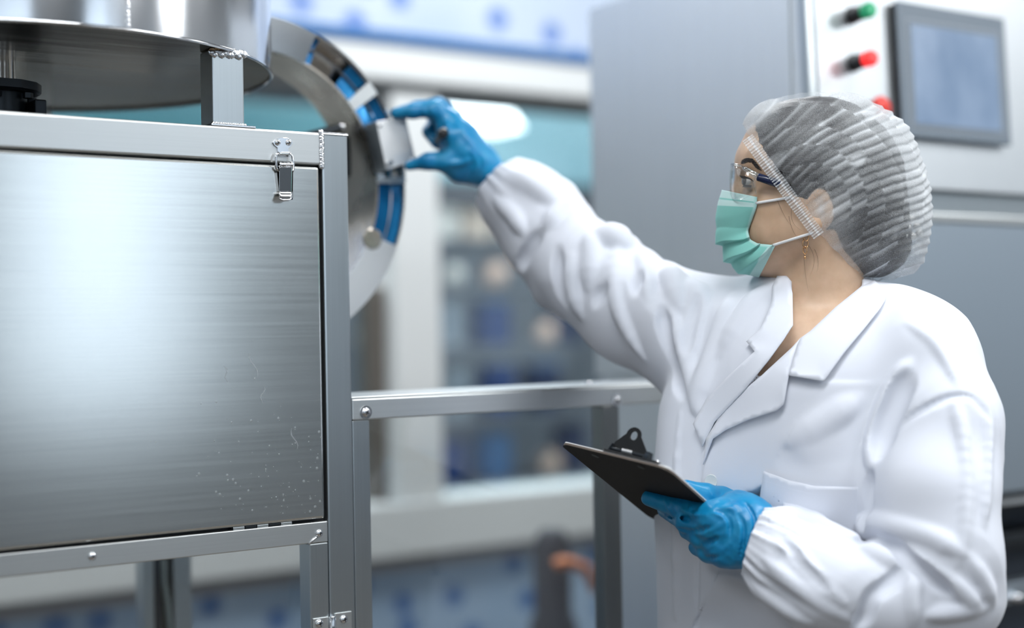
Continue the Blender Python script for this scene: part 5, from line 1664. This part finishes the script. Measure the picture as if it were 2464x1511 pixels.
gl2 = mesh_obj('glove', V, Fc, 'nitrile', person)
gl2['label'] = 'blue nitrile glove gripping the switch box'

# ------------------------------------------------------------------ face mask
m = principled('mask_teal', (0.27, 0.66, 0.60), 0.8, spec=.2)
N, L = nodes_of(m)
at = N.new('ShaderNodeAttribute'); at.attribute_name = 'hem'
link_in(m, ramp(m, at.outputs['Fac'], [(0.0, (0.27, 0.66, 0.60)), (1.0, (0.62, 0.86, 0.84))]), 'Base Color')
b_ = N['Principled BSDF']; b_.inputs['Sheen Weight'].default_value = .1
v = tex_coord(m, (900, 900, 900)); bump(m, noise(m, v, 1.0, 2), .12, .0003)
cen = np.array([(1737, 457), (1727, 488), (1721, 525), (1725, 560), (1741, 600), (1761, 640), (1792, 660), (1826, 668)], float)
sid = np.array([(1822, 474), (1821, 498), (1810, 528), (1800, 556), (1805, 576), (1824, 586), (1846, 588), (1866, 590)], float)
nu, nvv = 26, 120
tv_ = np.linspace(0, 1, nvv)
def resample(c, t):
    s_ = np.concatenate([[0], np.cumsum(np.hypot(*np.diff(c, axis=0).T))]); s_ /= s_[-1]
    return np.stack([np.interp(t, s_, c[:, 0]), np.interp(t, s_, c[:, 1])], 1)
C_, S_ = resample(cen, tv_), resample(sid, tv_)
for _ in range(9):
    C_[1:-1] = (C_[:-2] + C_[2:] + 2 * C_[1:-1]) / 4; S_[1:-1] = (S_[:-2] + S_[2:] + 2 * S_[1:-1]) / 4
sz = BF.depth(S_[:, 0], S_[:, 1]); ok = np.isfinite(sz); sz = np.interp(np.arange(nvv), np.arange(nvv)[ok], sz[ok])
for _ in range(8): sz[1:-1] = (sz[:-2] + sz[2:] + 2 * sz[1:-1]) / 4
sd_ = (sz - .0035 - Z0) / SC
MV, hem = [], []
for sgn in (-1, 1):
    for i in range(nvv):
        v0 = tv_[i]
        for j in range(nu):
            u = j / (nu - 1)
            e = u ** 1.35
            x, y = C_[i] * (1 - e) + S_[i] * e
            d = sd_[i] * math.sin(u * math.pi / 2) ** .85
            p_ = 0
            for vc, am in ((.36, 22), (.54, 24), (.72, 24)):
                q = (v0 - vc - .06 * u + .02 * math.sin(u * 5)) / .165
                if 0 <= q < 1: p_ += am * (q if q < .92 else (1 - q) / .08 * .92)
            p_ *= (1 - .45 * u)
            b2 = 4 * math.sin(math.pi * v0) * math.sin(math.pi * u)
            x2 = x - (p_ + b2) * (.75 * (1 - u)); d2 = d - (p_ + b2) * (.25 + .75 * u)
            MV.append(hd(x2, y, d2 * (1 if sgn < 0 else -1)))
            hm = 1.0 if (v0 < .15 and not (.075 < v0 < .085)) else 0
            if v0 > .91: hm = .75
            if u > .95: hm = .6
            hem.append(hm)
q = []
for s_ in (0, 1):
    o_ = s_ * nu * nvv
    for i in range(nvv - 1):
        for j in range(nu - 1):
            f = [o_ + i * nu + j, o_ + i * nu + j + 1, o_ + (i + 1) * nu + j + 1, o_ + (i + 1) * nu + j]
            q.append(f if s_ == 0 else f[::-1])
mo_ = mesh_obj('face_mask', np.array(MV), np.array(q), 'mask_teal', person, {'hem': hem})
bmx = bmesh.new(); bmx.from_mesh(mo_.data); bmesh.ops.remove_doubles(bmx, verts=bmx.verts, dist=.0004); bmesh.ops.recalc_face_normals(bmx, faces=bmx.faces); bmx.to_mesh(mo_.data); bmx.free()
mo_.modifiers.new('thick', 'SOLIDIFY').thickness = .0009
mo_['label'] = 'pleated mint green surgical mask'
principled('loop_white', (0.86, 0.87, 0.88), 0.7)
def near_line(pts, lift, n_=14):
    t = np.linspace(0, len(pts) - 1, n_)
    x = np.interp(t, np.arange(len(pts)), [p[0] for p in pts]); y = np.interp(t, np.arange(len(pts)), [p[1] for p in pts])
    z = BF.depth(x, y); ok = np.isfinite(z); z = np.interp(t, t[ok], z[ok])
    z = np.minimum(z - lift, np.linspace(z[0], z[-1], n_) - lift)
    return [Vector(c2w(cp(a, b, c))) for a, b, c in zip(x, y, z)]
for pts in ([(1818, 489), (1860, 482), (1905, 474)], [(1860, 590), (1905, 576), (1956, 560)]):
    MB().tube(near_line(pts, .0032), .0019, 8).build('ear_loop', 'loop_white', mo_, True)

# ------------------------------------------------------------------ safety glasses
gls = empty('safety_glasses', '', ''); del gls['label'], gls['category']; gls.parent = person
gls['label'] = 'clear safety glasses with navy temples'
clear('frame_clear', (0.90, 0.93, 0.94), 0.16, 0.05)
principled('navy_plastic', (0.008, 0.016, 0.06), 0.18)
ls = np.array([(1764, -4, 398, 462), (1760, -30, 396, 480), (1762, -58, 395, 486), (1774, -84, 397, 483), (1793, -100, 404, 477), (1812, -108, 414, 470), (1822, -111, 420, 462)], float)
tq = np.linspace(0, len(ls) - 1, 30)
LI = np.stack([np.interp(tq, np.arange(len(ls)), ls[:, k_]) for k_ in range(4)], 1)
for _ in range(4): LI[1:-1] = (LI[:-2] + LI[2:] + 2 * LI[1:-1]) / 4
for sgn in (1, -1):
    P = []
    rows = 9
    for i in range(rows):
        t = i / (rows - 1)
        for x, d, y0, y1 in LI:
            P.append(hd(x - 3 * math.sin(math.pi * t), y0 + (y1 - y0) * t, d * sgn - 3 * sgn * math.sin(math.pi * t)))
    qq = [[i * 30 + j, i * 30 + j + 1, (i + 1) * 30 + j + 1, (i + 1) * 30 + j] for i in range(rows - 1) for j in range(29)]
    o = mesh_obj('lens', np.array(P), np.array(qq), 'lens_clear', gls)
    o.modifiers.new('thick', 'SOLIDIFY').thickness = .0014
    MB().tube([Vector(c2w(hd(x, y0 - 1, d * sgn))) for x, d, y0, y1 in LI], 2.6 * SC, 8).build('brow_bar', 'frame_clear', gls, True)
    edge = [hd(1822, 421, -112 * sgn), hd(1812, 437, -110 * sgn), hd(1815, 452, -110 * sgn), hd(1820, 468, -109 * sgn)]
    MB().tube([Vector(c2w(p)) for p in edge], .9 * SC, 6).build('lens_edge', 'frame_clear', gls, True)
    MB().tube([Vector(c2w(hd(1788, 403, -96 * sgn))), Vector(c2w(hd(1808, 415, -106 * sgn))), Vector(c2w(hd(1830, 427, -112 * sgn)))], [4 * SC, 7 * SC, 8 * SC], 10).build('temple_hinge', 'frame_clear', gls, True)
    a_, b2 = c2w(hd(1822, 425, -113 * sgn)), c2w(hd(1876, 443, -119 * sgn))
    MB().tube([a_, a_ + (b2 - a_) * .05, b2], [7 * SC, 9.5 * SC, 10 * SC], 12).build('temple', 'navy_plastic', gls, True, 50)

# ------------------------------------------------------------------ earring
principled('gold', (0.75, 0.42, 0.20), 0.2, 1.0)
er_ = empty('earring', '', ''); del er_['label'], er_['category']; er_.parent = person; er_['label'] = 'thin gold chain earring'
def ring_c(cx_, cy_, d, rx, ry, th, tilt=0):
    pts = [Vector(c2w(hd(cx_ + rx * math.cos(a), cy_ + ry * math.sin(a), d + tilt * math.cos(a)))) for a in np.linspace(0, 2 * math.pi, 21)[:-1]]
    return MB().tube(pts, th * SC, 6, closed=True).build('chain_link', 'gold', er_, True)
ed = BF.depth([1940], [590])[0]; ed = (ed - Z0) / SC - 7
ring_c(1940, 570, ed - 4, 6, 10, 1.1); ring_c(1938, 586, ed, 6.5, 11, 1.2, 3); ring_c(1937, 602, ed, 5, 9, 1.1, -2)
MB().tube([Vector(c2w(hd(1937, 610, ed))), Vector(c2w(hd(1937, 617, ed)))], .8 * SC, 6).build('chain_link', 'gold', er_, True)
MB().tube([Vector(c2w(hd(1937, 616, ed))), Vector(c2w(hd(1937, 623, ed)))], 2.6 * SC, 8).build('pendant', 'gold', er_, True)
